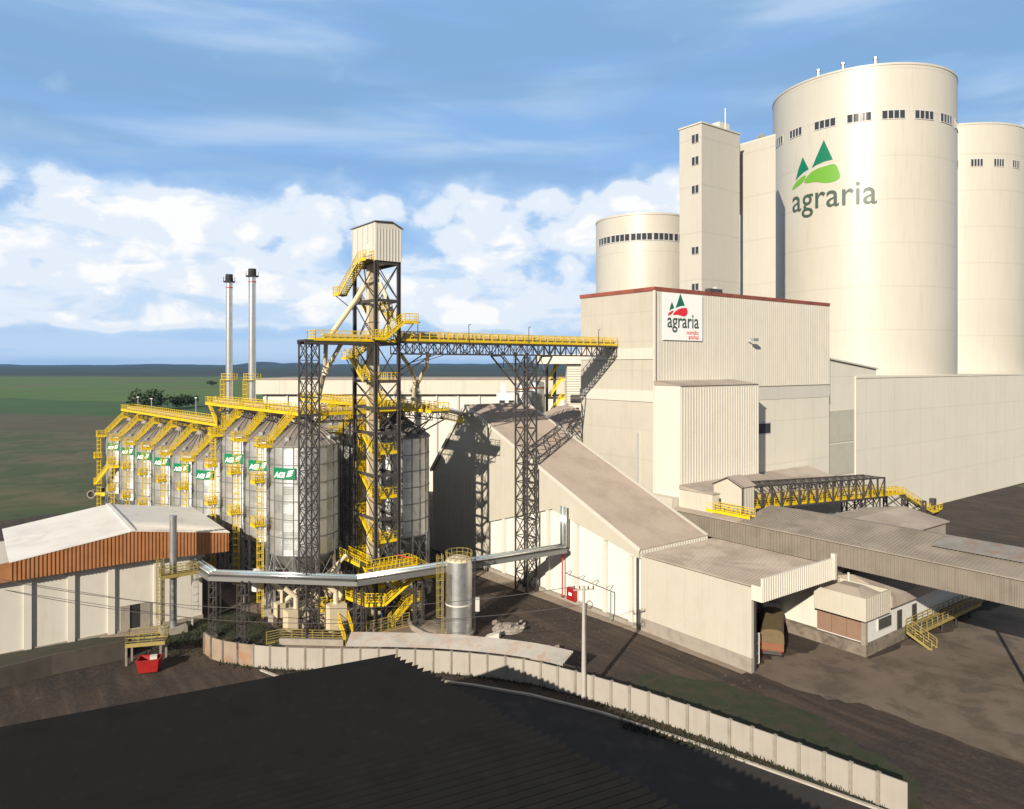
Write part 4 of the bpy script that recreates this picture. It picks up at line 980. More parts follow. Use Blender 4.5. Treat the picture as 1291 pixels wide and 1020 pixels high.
for a_ in (84.1, 86.5): tb_.bar(P(44.9, a_, 31.6), P(49.6, a_, BZ-1.9), .14); tb_.bar(P(47.2, a_, 33.2), P(51.5, a_, BZ-1.9), .08)
tb_.build('knee_brace', 'steel', br)
# ------------------------------------------------------------------ stacks
for i, (px_, py0, rr_) in enumerate(((289, 340, .62), (318, 333, .68))):
    Y = 138.; X = (px_-645.5)/920*Y; zt = H+(461-py0-6)*Y/920
    t = thing('exhaust_stack', ('silver exhaust stack with black cap, shorter and left of two', 'silver exhaust stack with black cap, taller and right of two')[i], 'chimney', (X, Y, 0))
    c = Vector((X, Y, 0)); m = MB(); m.tube(c, c+UZ*(zt-1.4), rr_, 20)
    for k in range(11): zz = 5+k*4.1; m.tube(c+UZ*zz, c+UZ*(zz+.12), rr_+.05, 20)
    m.build('flue', 'pipe', t, True)
    m = MB(); m.tube(c+UZ*(zt-1.5), c+UZ*(zt-1.3), rr_*1.7, 16)
    for k in range(10): tt = k*.628; u = Vector((math.cos(tt), math.sin(tt), 0))*rr_*1.7; m.bar(c+u+UZ*(zt-1.4), c+u+UZ*(zt-.5), .05)
    m.tube(c+UZ*(zt-1.3), c+UZ*zt, rr_*1.05, 16); m.build('cap', 'black', t)
    m = MB(); zz = H-2.6; m.tube(c+UZ*(zz-.1), c+UZ*zz, rr_*2.3, 18)
    for k in range(12): tt = k*.5236; u = Vector((math.cos(tt), math.sin(tt), 0))*rr_*2.3; u2 = Vector((math.cos(tt+.5236), math.sin(tt+.5236), 0))*rr_*2.3; m.bar(c+u+UZ*zz, c+u+UZ*(zz+1.1), .05); m.bar(c+u+UZ*(zz+1.1), c+u2+UZ*(zz+1.1), .06); m.bar(c+u+UZ*(zz+.55), c+u2+UZ*(zz+.55), .05)
    m.build('ring_platform', 'yellow', t); ladder(t, c+Vector((-rr_-.25, -.3, 20)), zz, Vector((-1, 0, 0)))
    MB().tube(c+UZ*(zt-2.6), c+UZ*(zt-2.4), rr_+.03, 20).build('band', 'redpipe', t)
#@@LEFTHOUSE
# ------------------------------------------------------------------ left warehouse with orange fascia
lh = bld('orange_fascia_warehouse', 'cream warehouse with orange ribbed fascia and pale low-pitched roof at left', 24.8, 100.5)
MB().pbox(-14, 24.8, 100.5, 118.5, 0, 9.6).build('wall', 'panel', lh)
for b_ in (-9, -4, 1, 5.4, 9.7, 13.9, 19.0): MB().pbox(b_, b_+.75, 100.2, 100.6, 0, 9.6).build('pilaster', 'panel', lh)
MB().pbox(-14.1, 24.9, 100.35, 100.5, 0, .5).build('plinth', 'concrete', lh)
m = MB(); m.prism([P(4, 99.5, 8.7), P(16.5, 99.5, 8.9), P(27.9, 99.5, 8.5), P(27.9, 99.5, 11.0), P(16.5, 99.5, 12.7), P(4, 99.5, 10.9)], UA*.15)
for i in range(58):
    b_ = 4.1+i*.41; zt = (10.9+(b_-4)*.144) if b_ < 16.5 else (12.7-(b_-16.5)*.149); zb_ = (8.7+(b_-4)*.016) if b_ < 16.5 else (8.9-(b_-16.5)*.035); m.para(P(b_, 99.42, zb_), UB*.16, UA*.12, UZ*(zt-zb_))
m.pbox(27.75, 27.9, 99.65, 118.5, 8.5, 10.95); m.prism([P(-14, 99.5, 8.7), P(4, 99.5, 8.7), P(4, 99.5, 10.9), P(-14, 99.5, 8.9)], UA*.15); m.build('fascia', 'orange', lh)
m = MB(); V_ = [P(4, 99.4, 10.95), P(16.5, 99.4, 12.8), P(28.0, 99.4, 11.05), P(28.0, 118.8, 11.3), P(16.5, 118.8, 13.1), P(4, 118.8, 11.2)]
m.raw(V_+[v-UZ*.12 for v in V_], [(0,1,4,5),(1,2,3,4),(6,11,10,7),(7,10,9,8),(0,6,7,1),(1,7,8,2),(2,8,9,3),(3,9,10,4),(4,10,11,5),(5,11,6,0)]); 
for i in range(46): a_ = 99.6+i*.42; m.bar(P(16.6, a_, 12.86), P(27.9, a_, 11.1), .07, .05)
m.bar(P(16.5, 99.4, 12.85), P(16.5, 118.8, 13.15), .5, .12); m.build('roof', 'whiteroof', lh)
dr = MB().pbox(15.3, 18.5, 100.42, 100.55, 0.2, 3.4).build('door', 'black', lh)  # black slab paints the shade in the gap between the leaves
MB().pbox(15.3, 16.3, 100.3, 100.4, .2, 3.4).build('door_leaf', 'concrete', dr); MB().pbox(17.5, 18.6, 100.3, 100.4, .2, 3.4).build('door_leaf', 'concrete', dr)
m = MB(); m.pbox(13, 20, 98.3, 100.1, .03, .35); m.build('step', 'pave', lh)
# vent stack with ladder beside it
vs_t = thing('vent_stack', 'grey vent pipe with yellow ladder cage standing before the orange-fascia warehouse', 'chimney', P(20.6, 97.2))
c = P(20.6, 97.2); m = MB(); m.tube(c+UZ*.8, c+UZ*14.3, .42, 16); m.tube(c+UZ*14.3, c+UZ*14.5, .46, 16); m.build('flue', 'steel_light', vs_t, True)
MB().cbox(c, 3.0, 1.7, .8).build('base', 'concrete', vs_t)
walk(vs_t, c+P(-1.6, -.9, 7.4), c+P(2.6, -.9, 7.4), 1.1, ('deck', 'paleyellow'), ends=(1, 1), step=.6)
MB().tube(c+UZ*7.0, c+UZ*7.35, 1.1, 14).build('collar', 'frame', vs_t)
ladder(vs_t, c+P(-1.6, -.6, .2), 9.6, -UA, 'paleyellow', .7); ladder(vs_t, c+P(2.3, .4, .2), 7.4, UB, 'frame', .6)
# ------------------------------------------------------------------ pipe rack
pr = thing('pipe_rack', 'silver pipe bundle crossing low on thin steel supports to the gabled store', 'pipes', (-38, 88.5, 0))
K = [Vector((-41.3, 94.6, 7.6)), Vector((-36.3, 88.6, 7.6)), Vector((-18.4, 86.4, 7.6)), Vector((7.2, 101.6, 7.6)), Vector((7.4, 102.2, 7.6))]
def off(K, lat, dz):
    o_ = []
    for i, p in enumerate(K):
        dd = (K[min(i+1, len(K)-1)]-K[max(i-1, 0)]).normalized(); o_.append(p+dd.cross(UZ)*lat+UZ*dz)
    return o_
for nm_, lat, dz, r_, mt in (('silver_pipe', .5, .32, .17, 'pipe'), ('silver_pipe', .12, .36, .13, 'pipe'), ('cyan_pipe', -.15, .36, .13, 'cyan'), ('red_pipe', -.38, .32, .08, 'redpipe'), ('silver_pipe', -.6, .36, .16, 'pipe')):
    q = off(K, lat, dz); q[-1] = q[-2]+UZ*.01; up = Vector((q[-2].x, q[-2].y, 13.4)); MB().pipe(q[:-1]+[up], r_, 8).build(nm_, mt, pr, True)
m = MB()
for lat in (.8, -.8): q = off(K, lat, -.25); [m.bar(x, y, .12, .5) for x, y in zip(q[:-1], q[1:-1])]
q = off(K, 0, -.02)
for x, y in zip(q[:-1], q[1:-1]): m.bar(x, y, 1.5, .05)
m.build('tray', 'seam', pr)
for px_, py2 in ((268, 803), (304, 815), (451, 811), (528, 793), (668, 752)):
    Y = H*920/(py2-461); X = (px_-645.5)/920*Y; m = MB(); c = Vector((X, Y, 0))
    if px_ == 668: continue
    for dx in (-.45, .45):
        m.bar(c+Vector((dx, 0, 0)), c+Vector((dx, 0, 7.3)), .16); m.bar(c+Vector((dx, 1.3, 0)), c+Vector((dx, 1.3, 7.3)), .14)
    for k in range(6): m.bar(c+Vector((-.45, 0, k*1.2)), c+Vector((.45, 0, k*1.2+1.2)), .07); m.bar(c+Vector((-.45, 0, k*1.2+1.2)), c+Vector((.45, 0, k*1.2+1.2)), .07)
    m.cbox(c, 1.6, .9, .5, 0); m.build('support', 'steel', pr)
# ------------------------------------------------------------------ silver tank
tk = thing('upright_tank', 'tall shiny steel tank with domed buff top and ladder frame before the store', 'tank', (-6.5, 89.2, 0))
c = Vector((-6.5, 89.4, 0)); MB().lathe(c, [(1.62, .5), (1.62, 9.2)], 40).build('shell', 'tank', tk, True)
MB().lathe(c, [(1.66, 9.2), (1.55, 9.4), (.9, 9.65), (.2, 9.75)], 40).build('dome', 'duct', tk, True)
MB().lathe(c, [(1.85, 0), (1.85, .5)], 32).build('base', 'concrete', tk); MB().lathe(c, [(1.64, 3.9), (1.68, 3.9), (1.68, 4.05), (1.64, 4.05)], 40, False).build('band', 'panel', tk)
m = MB()
for k in range(14):
    t = k*2*math.pi/14; u = Vector((math.cos(t), math.sin(t), 0))*1.62; t2 = t+2*math.pi/14; u2 = Vector((math.cos(t2), math.sin(t2), 0))*1.62; m.bar(c+u+UZ*9.2, c+u+UZ*10.3, .05)
    for zz in (9.8, 10.3): m.bar(c+u+UZ*zz, c+u2+UZ*zz, .05)
m.build('top_railing', 'paleyellow', tk)
ladder(tk, c+Vector((-2.0, -.3, .2)), 10.0, Vector((-1, -.4, 0)), 'paleyellow', .6); ladder(tk, c+Vector((1.95, -.2, .2)), 9.6, Vector((1, -.3, 0)), 'steel', .5, False)
MB().cbox(c+Vector((2.3, -.7, 3.2)), .5, .5, 1.6, 0).build('junction_box', 'frame', tk)
# ------------------------------------------------------------------ boundary wall
wl_pts = [(-35.2, 83.6), (-32.7, 81.4), (-26.8, 79.6), (-21, 79.0), (-15.5, 78.9), (-9, 78.5), (-4, 77.6), (1.3, 76.0), (5.5, 73.6), (10.4, 70.2), (16.0, 65.6), (22, 60.2), (29, 53.5)]
_w = []
for i_ in range(len(wl_pts)-1):
    p0, p1, p2, p3 = wl_pts[max(i_-1, 0)], wl_pts[i_], wl_pts[i_+1], wl_pts[min(i_+2, len(wl_pts)-1)]
    for j_ in range(5):
        t_ = j_/5; _w.append(tuple(.5*(2*p1[k]+(p2[k]-p0[k])*t_+(2*p0[k]-5*p1[k]+4*p2[k]-p3[k])*t_*t_+(3*p1[k]-p0[k]-3*p2[k]+p3[k])*t_**3) for k in (0, 1)))
wl_pts = _w+[wl_pts[-1]]
bw = thing('boundary_wall', 'curving boundary wall of pale precast panels with grey posts', 'wall', (-20, 79, 0))
acc = []; tot = 0
for p, q in zip(wl_pts, wl_pts[1:]):
    L = math.dist(p, q); acc.append((tot, tot+L, p, q)); tot += L
def wpt(s):
    for s0, s1, p, q in acc:
        if s <= s1: f = (s-s0)/(s1-s0); return Vector((p[0]+(q[0]-p[0])*f, p[1]+(q[1]-p[1])*f, 0))
    return Vector((*wl_pts[-1], 0))
N_ = 37
for i in range(N_):
    p, q = wpt(tot*i/N_), wpt(tot*(i+1)/N_); m = MB(); m.bar(p+UZ*1.2, q+UZ*1.2, .12, 2.4)
    m.build('panel', 'rustwall' if i < 4 else 'wallpanel', bw)
    MB().bar(p-UZ*.02, p+UZ*2.46, .3).build('post', 'concrete_dark' if i < 4 else 'concrete', bw)
MB().bar(Vector((-33.4, 82.4, 1.25)), Vector((-27.5, 80.35, 1.25)), .2, 2.5) 
tr = thing('tin_roof', 'long bright rusty tin roof strip lying along the inside of boundary wall', 'roof', (-7, 80, 2.6))
m = MB()
sp = [wpt(18.4+i*1.0) for i in range(25)]
def nrm_at(i):
    d_ = sp[min(i+2, 24)]-sp[max(i-2, 0)]; n_ = d_.cross(UZ).normalized(); return n_ if n_.y > 0 else -n_
for i, (p, q) in enumerate(zip(sp, sp[1:])):
    n_, nq = nrm_at(i), nrm_at(i+1)
    for k in range(7):
        w0, w1 = k*.36, k*.36+.36; zz = 2.62+.16*k*.5
        m.raw([p+n_*w0+UZ*zz, q+nq*w0+UZ*zz, q+nq*(w0+.18)+UZ*(zz+.24), p+n_*(w0+.18)+UZ*(zz+.24), q+nq*w1+UZ*(zz+.08), p+n_*w1+UZ*(zz+.08)], [(0,1,2,3), (3,2,4,5)])
m.build('sheeting', 'oldtin', tr)
for i in range(0, 25, 4):
    p, q = sp[i], sp[min(i+1, 24)]; MB().bar(sp[i]+Vector((.2, 2.2, 0)), sp[i]+Vector((.2, 2.2, 2.9)), .12).build('post', 'steel', tr)
# ------------------------------------------------------------------ near dark roof
nb = thing('near_shed', 'near-black corrugated roof filling the lower left corner close to the camera', 'building', (-20, 45, 0))
e1 = Vector((-9.4, 57.6, 10.2)); ud = Vector((-.895, -.446, 0)).normalized(); vd = Vector((.70, -.714, 0))
Lr, Wr, drop = 75.0, 42.0, 0.03
m = MB(); Kr = 62; dv = Wr/Kr
prof = []
for k in range(Kr*4+1):
    s_ = k*dv/4; prof.append((s_, .085*math.sin(2*math.pi*s_/dv)))
V_ = []
for s_, hh_ in prof:
    jag = .16*math.sin(2*math.pi*s_/dv)+.12*(int(s_/dv/3) % 3)
    base_ = e1+vd*s_-UZ*(s_*drop); V_.append(base_+UZ*hh_-ud*jag); V_.append(base_+ud*Lr+UZ*(hh_-.2))
F_ = [(2*i, 2*i+2, 2*i+3, 2*i+1) for i in range(len(prof)-1)]
m.raw(V_, F_); m.build('roof', 'blackroof', nb, True)
wq = [e1+ud*.6+vd*.6, e1+ud*Lr+vd*.6, e1+ud*Lr+vd*(Wr-1), e1+ud*.6+vd*(Wr-1)]
MB().prism([Vector((p.x, p.y, 0)) for p in wq], UZ*8.3).build('wall', 'concrete_dark', nb)
# ------------------------------------------------------------------ utility pole
up = thing('utility_pole', 'concrete utility pole with crossarm and cable coil before the gabled store', 'pole', (7.1, 72.2, 0))
c = Vector((7.1, 72.2, 0)); m = MB(); m.tube(c, c+UZ*11.2, .26, 10, .14); m.build('mast', 'poleconc', up, True)
MB().bar(c+Vector((-1.05, -.2, 10.85)), c+Vector((1.05, .1, 10.85)), .12).build('crossarm', 'poleconc', up)
for dx in (-.95, -.4, .45, .95): MB().tube(c+Vector((dx, 0, 10.9)), c+Vector((dx, 0, 11.2)), .07, 8).build('insulator', 'steel', up)
m = MB(); pr_ = None
for k in range(25):
    t = k/24*4*math.pi; p = c+Vector((.55+.3*math.cos(t), -.2, 9.3+.4*math.sin(t)+k*.01))
    if pr_ is not None: m.bar(pr_, p, .04)
    pr_ = p
m.build('cable_coil', 'black', up)
MB().tube(c+Vector((.25, 0, 2.4)), c+Vector((.25, 0, 9.5)), .05, 6).build('conduit', 'steel', up)
def cable(name, label, p, q, sag, r=.025):
    m = MB(); pv = Vector(p)
    for k in range(1, 17):
        f = k/16; n_ = Vector(p).lerp(Vector(q), f)-UZ*sag*4*f*(1-f); m.bar(pv, n_, r*2); pv = n_
    tag(m.build(name, 'steel', None, loc=p), label, 'cable')
cable('overhead_cable', 'upper thin overhead cable running from pole across to the left warehouse', (6.2, 72.2, 11.15), (-60, 82, 9.5), 3.0)
cable('overhead_cable', 'lower thin overhead cable running from pole across to the left warehouse', (7.5, 72.2, 9.4), (-60, 83, 8.0), 3.0)
#@@DETAILS
# ------------------------------------------------------------------ store wall fittings
fc = thing('hydrant_cabinet', 'red hydrant cabinet fixed to the white panel wall of the store', 'cabinet', P(67.2, 76, 1))
a_, z_ = on_b(719.5, 757, 66.8); MB().pbox(66.7, 67.3, a_-.75, a_+.75, z_, z_+1.7).build('box', 'red', fc); MB().pbox(66.66, 66.7, a_-.3, a_+.3, z_+.7, z_+1.1).build('label_plate', 'signwhite', fc)
rp = thing('riser_pipe', 'dark red riser pipe on white panel wall under the pipe rack', 'pipe', P(66.9, 78)); a1_, z1_ = on_b(709, 740, 66.9)
MB().tube(P(66.9, a1_, 0.9), P(66.9, a1_, 7.2), .1, 8).tube(P(66.9, a1_, .9), P(66.7, a1_, .7), .16, 8).build('tube', 'redpipe', rp)
cg = thing('pipe_gantry', 'thin grey pipe gantry along the store wall right of hydrant cabinet', 'pipe', P(66.2, 70)); m = MB()
pA = on_b(712, 722, 66.3); pB = on_b(770, 738, 66.3); m.tube(P(66.3, *pA), P(66.3, pB[0], pA[1]-.3), .07, 8).tube(P(66.3, pB[0], pA[1]-.3), P(66.3, pB[0], 0), .09, 8)
for k in range(4): a_ = pA[0]+(pB[0]-pA[0])*k/3.3; m.bar(P(66.3, a_, pA[1]-.1), P(67.4, a_, pA[1]+.1), .08)
m.build('tube', 'steel_light', cg)
# ------------------------------------------------------------------ truck in the bay
tk2 = thing('tarped_truck', 'old truck with olive tarpaulin and faded orange tailboard backed in the bay', 'truck', P(72, 50))
TX, TY, TO = Vector((.94, -.34, 0)), Vector((.34, .94, 0)), Vector((29.2, 81.9, 0))
def tb(x0, x1, y0, y1, z0, z1): return MB().para(TO+TX*x0+TY*y0+UZ*z0, TX*(x1-x0), TY*(y1-y0), UZ*(z1-z0))
bd = tb(-1.22, 1.22, 0, 8, 1.0, 2.0); bd.ribs(TO-TX*1.2+UZ*1.05, TO+TX*1.2+UZ*1.05, UZ*.9, .6, .08, .05, -TY); bd.build('body', 'truckorange', tk2)
m = MB(); m.prism([TO-TY*.05+TX*x_+UZ*z_ for x_, z_ in ((-1.28, 1.9), (1.28, 1.9), (1.24, 2.9), (.95, 3.3), (.3, 3.42), (-.5, 3.38), (-1.0, 3.25), (-1.25, 2.9))], TY*8.1); m.build('tarpaulin', 'tarp', tk2)
tb(-1.1, 1.1, 8.6, 10.8, .9, 3.1).build('cab', 'white', tk2); tb(-1.0, 1.0, -.12, .0, .62, .8).build('bumper', 'steel', tk2)
for y_ in (1.2, 2.5, 9.5):
    for x_ in (-1.2, .9): p_ = TO+TX*x_+TY*y_+UZ*.5; MB().tube(p_, p_+TX*.3, .5, 18).build('wheel', 'rubber', tk2)
tb(-.9, .9, .1, 10, .7, 1.0).build('chassis', 'steel', tk2)
for x_ in (-1.0, .75): tb(x_, x_+.25, -.15, -.1, .85, 1.05).build('tail_light', 'red', tk2)
gt = thing('bay_gate', 'white open lattice gate folded at the mouth of truck bay', 'gate', P(68.6, 47.6)); m = MB()
for k in range(5): m.bar(P(68.5+k*.35, 47.9, .3), P(68.5+k*.35, 47.9, 3.6), .08)
for z_ in (.3, 1.4, 2.5, 3.6): m.bar(P(68.5, 47.9, z_), P(69.9, 47.9, z_), .08)
m.build('leaf', 'white', gt)
# ------------------------------------------------------------------ railings, stairs and machines round the tower foot
def gp(px_, py_, z=0): Y = (H-z)*920/(py_-461); return Vector(((px_-645.5)/920*Y, Y, z))
f1 = thing('ground_railing', 'long faded yellow railing on top of low retaining wall, left of tin roof', 'railing', gp(336, 814)); m = MB()
rail(m, [gp(336, 813), gp(355, 809), gp(433, 811)], 1.5, 1.25, 5, .08); m.build('rails', 'paleyellow', f1); MB().bar(gp(354, 811)-UZ*.1+Vector((0, -.4, .4)), gp(434, 813)+Vector((0, -.4, .3)), .3, .9).build('kerb', 'concrete', f1)
f2 = thing('ground_railing', 'faded yellow railing climbing beside the tin roof under the person in blue', 'railing', gp(462, 806)); m = MB(); rail(m, [gp(462, 803), gp(516, 790)], 1.8, 1.0, 5, .08); m.build('rails', 'paleyellow', f2)
s1 = thing('steel_stair', 'steep yellow stair with dark treads descending toward boundary wall', 'stairs', gp(440, 806)); stair(s1, gp(442, 812), gp(427, 765, 3.2), 1.2, under='steel')
walk(s1, gp(401, 768, 3.2), gp(428, 763, 3.2), 1.5, nm=('landing', 'landing_railing'), step=.7)
walk(s1, gp(428, 762, 3.3), gp(448, 748, 4.2), 1.1, nm=('landing', 'landing_railing'), step=.7)
s2 = thing('steel_stair', 'yellow stair rising right from the tower foot behind the pipe rack', 'stairs', gp(462, 770)); 
pC = Vector((-18.2, 91, 3.3)); pD = Vector((-15.9, 91, 3.3)); pE = Vector((-12.4, 91.8, 6.3))
walk(s2, Vector((-20.6, 90.6, 4.4)), pC, 1.1, nm=('landing', 'landing_railing'), step=.6); walk(s2, pC, pD, 1.1, nm=('landing', 'landing_railing'), step=.6); stair(s2, pD, pE, 1.1, under='steel'); walk(s2, pE, pE+Vector((6, 3.6, 0)), 1.1, nm=('landing', 'landing_railing'), step=.7)
m = MB()
for p in (pC, pD, pE, pE+Vector((3, 1.8, 0)), pE+Vector((6, 3.6, 0)), Vector((-20.6, 90.6, 4.4))): m.bar(Vector((p.x, p.y, 0)), p, .14)
m.build('support', 'steel', s2)
s3 = thing('steel_stair', 'short yellow stair beside the person in blue', 'stairs', gp(490, 788)); stair(s3, Vector((-15.4, 92.0, .3)), Vector((-13.0, 93.6, 3.0)), 1.0); walk(s3, Vector((-13.0, 93.6, 3.0)), Vector((-11.6, 94.4, 3.0)), 1.1, nm=('landing', 'landing_railing'), step=.6)
MB().bar(Vector((-11.7, 94.3, 0)), Vector((-11.7, 94.3, 3)), .14).build('support', 'steel', s3)
rh = thing('hose_rack', 'thin bright red pipe bent square beside the lift tower foot', 'pipe', Vector((-15, 93.5, 0))); q0 = Vector((-14.6, 93.6, 8.7)); 
MB().pipe([q0, Vector((-12.6, 93.6, 8.2)), Vector((-12.6, 93.6, 5.6))], .1, 8).build('tube', 'redpipe', rh)
# machines under the silos
def machine(label, c, sx, sy, sz, mt='duct'):
    t = thing('screening_machine', label, 'machine', c); c = Vector(c)
    m = MB(); m.cbox(c+UZ*.9, sx, sy, sz-.9); m.prism([c+P(-sx/2, -sy/2, .9), c+P(-.25, -.25, .3), c+P(.25, -.25, .3), c+P(sx/2, -sy/2, .9)], UA*sy*.6); m.build('body', mt, t)
    m = MB()
    for dx in (-1, 1):
        for dy in (-1, 1): m.bar(c+P(dx*sx*.45, dy*sy*.45, 0), c+P(dx*sx*.45, dy*sy*.45, 1.0), .14)
    m.build('frame', 'steel', t)
    m = MB(); m.tube(c+UZ*sz, c+UZ*(sz+1.4), .3, 10); m.tube(c+P(0, 0, sz+1.4), c+P(-1.2, .5, sz+2.6), .3, 10); m.build('inlet', 'duct', t)
    MB().tube(c+P(sx/2, 0, 1.5), c+P(sx/2+.7, 0, 1.5), .28, 10).build('motor', 'motor', t)
machine('cream screening machine in front of the nearest signed silo legs', (-26.5, 89.5, 0), 2.6, 1.8, 3.2)
machine('cream screening machine at the foot of elevator tower, left side', (-21.5, 89.0, 0), 2.2, 1.6, 4.0)
machine('tall cream cleaner box beneath elevator tower stairs', (-17.8, 95, 0), 2.4, 2.0, 5.2)
machine('cream machine box low beside the red dumpster side of silo pad', (-29.5, 93.8, 0), 1.8, 1.5, 2.6)
machine('small cream fan box between silo legs behind the long ground railing', (-23.8, 91.5, 0), 1.4, 1.3, 2.2)
machine('squat cream feeder box right of elevator tower foot', (-12.8, 96.5, 0), 2.0, 1.6, 2.8)
machine('cream hopper box in shade under the back silo', (-14.5, 101, 0), 2.2, 2.0, 3.6)
for lab_, pts_ in (('fat cream duct arching low between silo legs and cyclone', [(-28.5, 92, 3.4), (-26, 91.2, 5.6), (-23.4, 90.9, 6.8)]), ('thin steel duct dropping beside cyclone to the ground', [(-21.6, 91.6, 7.2), (-21.2, 90.6, 3.2), (-21.0, 90.4, .2)]),
                   ('cream duct running level behind the V-shaped yellow stair', [(-20.5, 93.6, 5.6), (-16.0, 93.2, 5.2), (-13.5, 94.6, 2.9)])):
    t = thing('air_duct', lab_, 'pipe', pts_[0]); MB().pipe([Vector(p) for p in pts_], .3, 10).build('tube', 'duct', t, True)
    m = MB(); [m.tube(Vector(p)-UZ*.12, Vector(p)+UZ*.12, .38, 10) for p in pts_[1:2]]; m.build('flange', 'steel_light', t)
cv = thing('cyclone', 'buff cyclone vessel above yellow platform between silo legs and tower', 'machine', (-22.8, 90.8, 4)); c = Vector((-22.8, 90.8, 0))
MB().lathe(c, [(.3, 4.2), (.9, 5.8), (.9, 6.9), (.3, 7.3)], 18).build('vessel', 'duct', cv, True); MB().tube(c+UZ*7.2, c+Vector((2, 1, 9.2)), .25, 8).build('duct', 'duct', cv); MB().tube(c, c+UZ*4.3, .2, 8).build('outlet', 'steel', cv)
wt = thing('small_tank', 'small white upright tank in shade under the lower silos', 'tank', (-33.0, 100.5, 0)); c = Vector((-34.0, 97.5, 0))
MB().lathe(c, [(.75, 3.0), (.75, 5.6), (.3, 5.9)], 18).build('vessel', 'white', wt, True); MB().tube(c, c+UZ*3, .12, 8).build('leg', 'steel', wt)
# person in blue by the short stair
def person(c, label, face):
    t = thing('person', label, 'person', c); c = Vector(c); me = bpy.data.meshes.new('body'); fx, fy = math.cos(face), math.sin(face); sx = Vector((-fy, fx, 0)); fw = Vector((fx, fy, 0))
    pts = [(0, 0, .92), (0, .01, 1.18), (0, .02, 1.42), (0, .03, 1.52), (0, .04, 1.66), (.1, 0, .88), (.11, .06, .48), (.12, .0, .06), (.12, .14, .03), (-.1, 0, .88), (-.12, .1, .48), (-.12, -.06, .06), (-.12, .08, .03), (.2, .01, 1.42), (.27, -.02, 1.14), (.25, .16, .92), (-.2, .01, 1.42), (-.27, .0, 1.14), (-.22, .2, .98)]
    ed = [(0,1),(1,2),(2,3),(3,4),(0,5),(5,6),(6,7),(7,8),(0,9),(9,10),(10,11),(11,12),(2,13),(13,14),(14,15),(2,16),(16,17),(17,18)]
    rd = [.15,.15,.16,.06,.1,.09,.065,.05,.04,.09,.065,.05,.04,.07,.05,.035,.07,.05,.035]
    me.from_pydata([tuple(sx*x_+fw*y_+UZ*z_) for x_, y_, z_ in pts], ed, []); o = bpy.data.objects.new('body', me); COL.objects.link(o); o.parent = t; me.materials.append(M['blue'])
    md = o.modifiers.new('skin', 'SKIN'); 
    for v, r_ in zip(me.skin_vertices[0].data, rd): v.radius = (r_, r_)
    me.skin_vertices[0].data[0].use_root = True; o.modifiers.new('sub', 'SUBSURF').levels = 1; o.modifiers['sub'].render_levels = 1
    MB().lathe(c+fw*.04, [(.02, 1.52), (.085, 1.56), (.1, 1.66), (.09, 1.74)], 12).build('head', 'skin', t, True); MB().lathe(c+fw*.04, [(.125, 1.70), (.12, 1.76), (.07, 1.82), (.01, 1.84)], 12).build('helmet', 'truckorange', t, True)
    return t
person(gp(482.5, 784), 'person in blue overalls and helmet standing by short yellow stair', R(-60))
# rubble pile and pipes on the dirt
def rock_pile(label, c, n, sp_, sz, mt, name='rubble_heap'):
    t = thing(name, label, 'heap', c); c = Vector(c); m = MB(); rnd = random.Random(n)
    m.lathe(c, [(sp_*1.1, -.05), (sp_*.8, sz*.5), (sp_*.3, sz*.9), (.05, sz)], 14)
    for i in range(n):
        p = c+Vector((rnd.uniform(-1, 1)*sp_, rnd.uniform(-.7, .7)*sp_, rnd.uniform(0, sz*.7))); s_ = rnd.uniform(.15, .5); m.para(p, Vector((s_, rnd.uniform(-.2, .2), .1)), Vector((rnd.uniform(-.2, .2), s_, 0)), Vector((.1, 0, s_*.7)))
    m.build('rubble', mt, t)
rock_pile('low heap of grey rubble right of the shiny tank', gp(640, 793), 40, 1.9, .7, 'concrete'); rock_pile('reddish earth heap behind tin roof strip', gp(688, 826), 30, 2.0, .8, 'rustwall', 'earth_heap')
rock_pile('dark earth mound left of the shiny tank', gp(548, 792), 24, 2.4, .9, 'concrete_dark', 'earth_heap')
cr = thing('concrete_slab', 'pale tilted concrete slab lying right of the shiny tank foot', 'slab', gp(617, 808)); MB().prism([gp(607, 810), gp(629, 807), gp(629, 807)+UZ*.8, gp(612, 808)+UZ*.35], Vector((.2, 1.2, 0))).build('slab', 'panel', cr)
lo = thing('low_wall', 'curved low concrete edge left of the shiny tank', 'wall', gp(530, 800)); m = MB(); q = [gp(515, 786), gp(520, 795), gp(535, 803), gp(553, 808)]
for x_, y_ in zip(q, q[1:]): m.bar(x_+UZ*.3, y_+UZ*.3, .25, .7)
m.build('edge', 'concrete', lo)
# left corner: platform, container, retaining wall
yp = thing('loading_platform', 'faded yellow railed platform on posts above the red container', 'platform', (-42.5, 81.8, 0))
walk(yp, Vector((-42.6, 80.8, 2.3)), Vector((-38.7, 81.8, 2.3)), 1.9, ('deck', 'paleyellow'), ends=(1, 1), step=1.6, h=1.2); m = MB()
for dx, dy in ((-42.4, 80.2), (-42.5, 81.6), (-39.0, 81.0), (-39.1, 82.5)): m.bar((dx, dy, 0), (dx, dy, 2.2), .18)
m.build('support', 'concrete', yp)
rc = thing('red_container', 'red open skip container below the faded yellow platform', 'container', (-39.1, 78.7, 0)); c = Vector((-39.1, 78.7, 0))
m = MB(); A_ = [c+Vector((-.75, -.9, .15)), c+Vector((1.0, -.35, .15)), c+Vector((.8, .8, .15)), c+Vector((-1.1, .5, .15))]; B_ = [p+Vector(((p-c).x*.2, (p-c).y*.2, 1.3)) for p in A_]
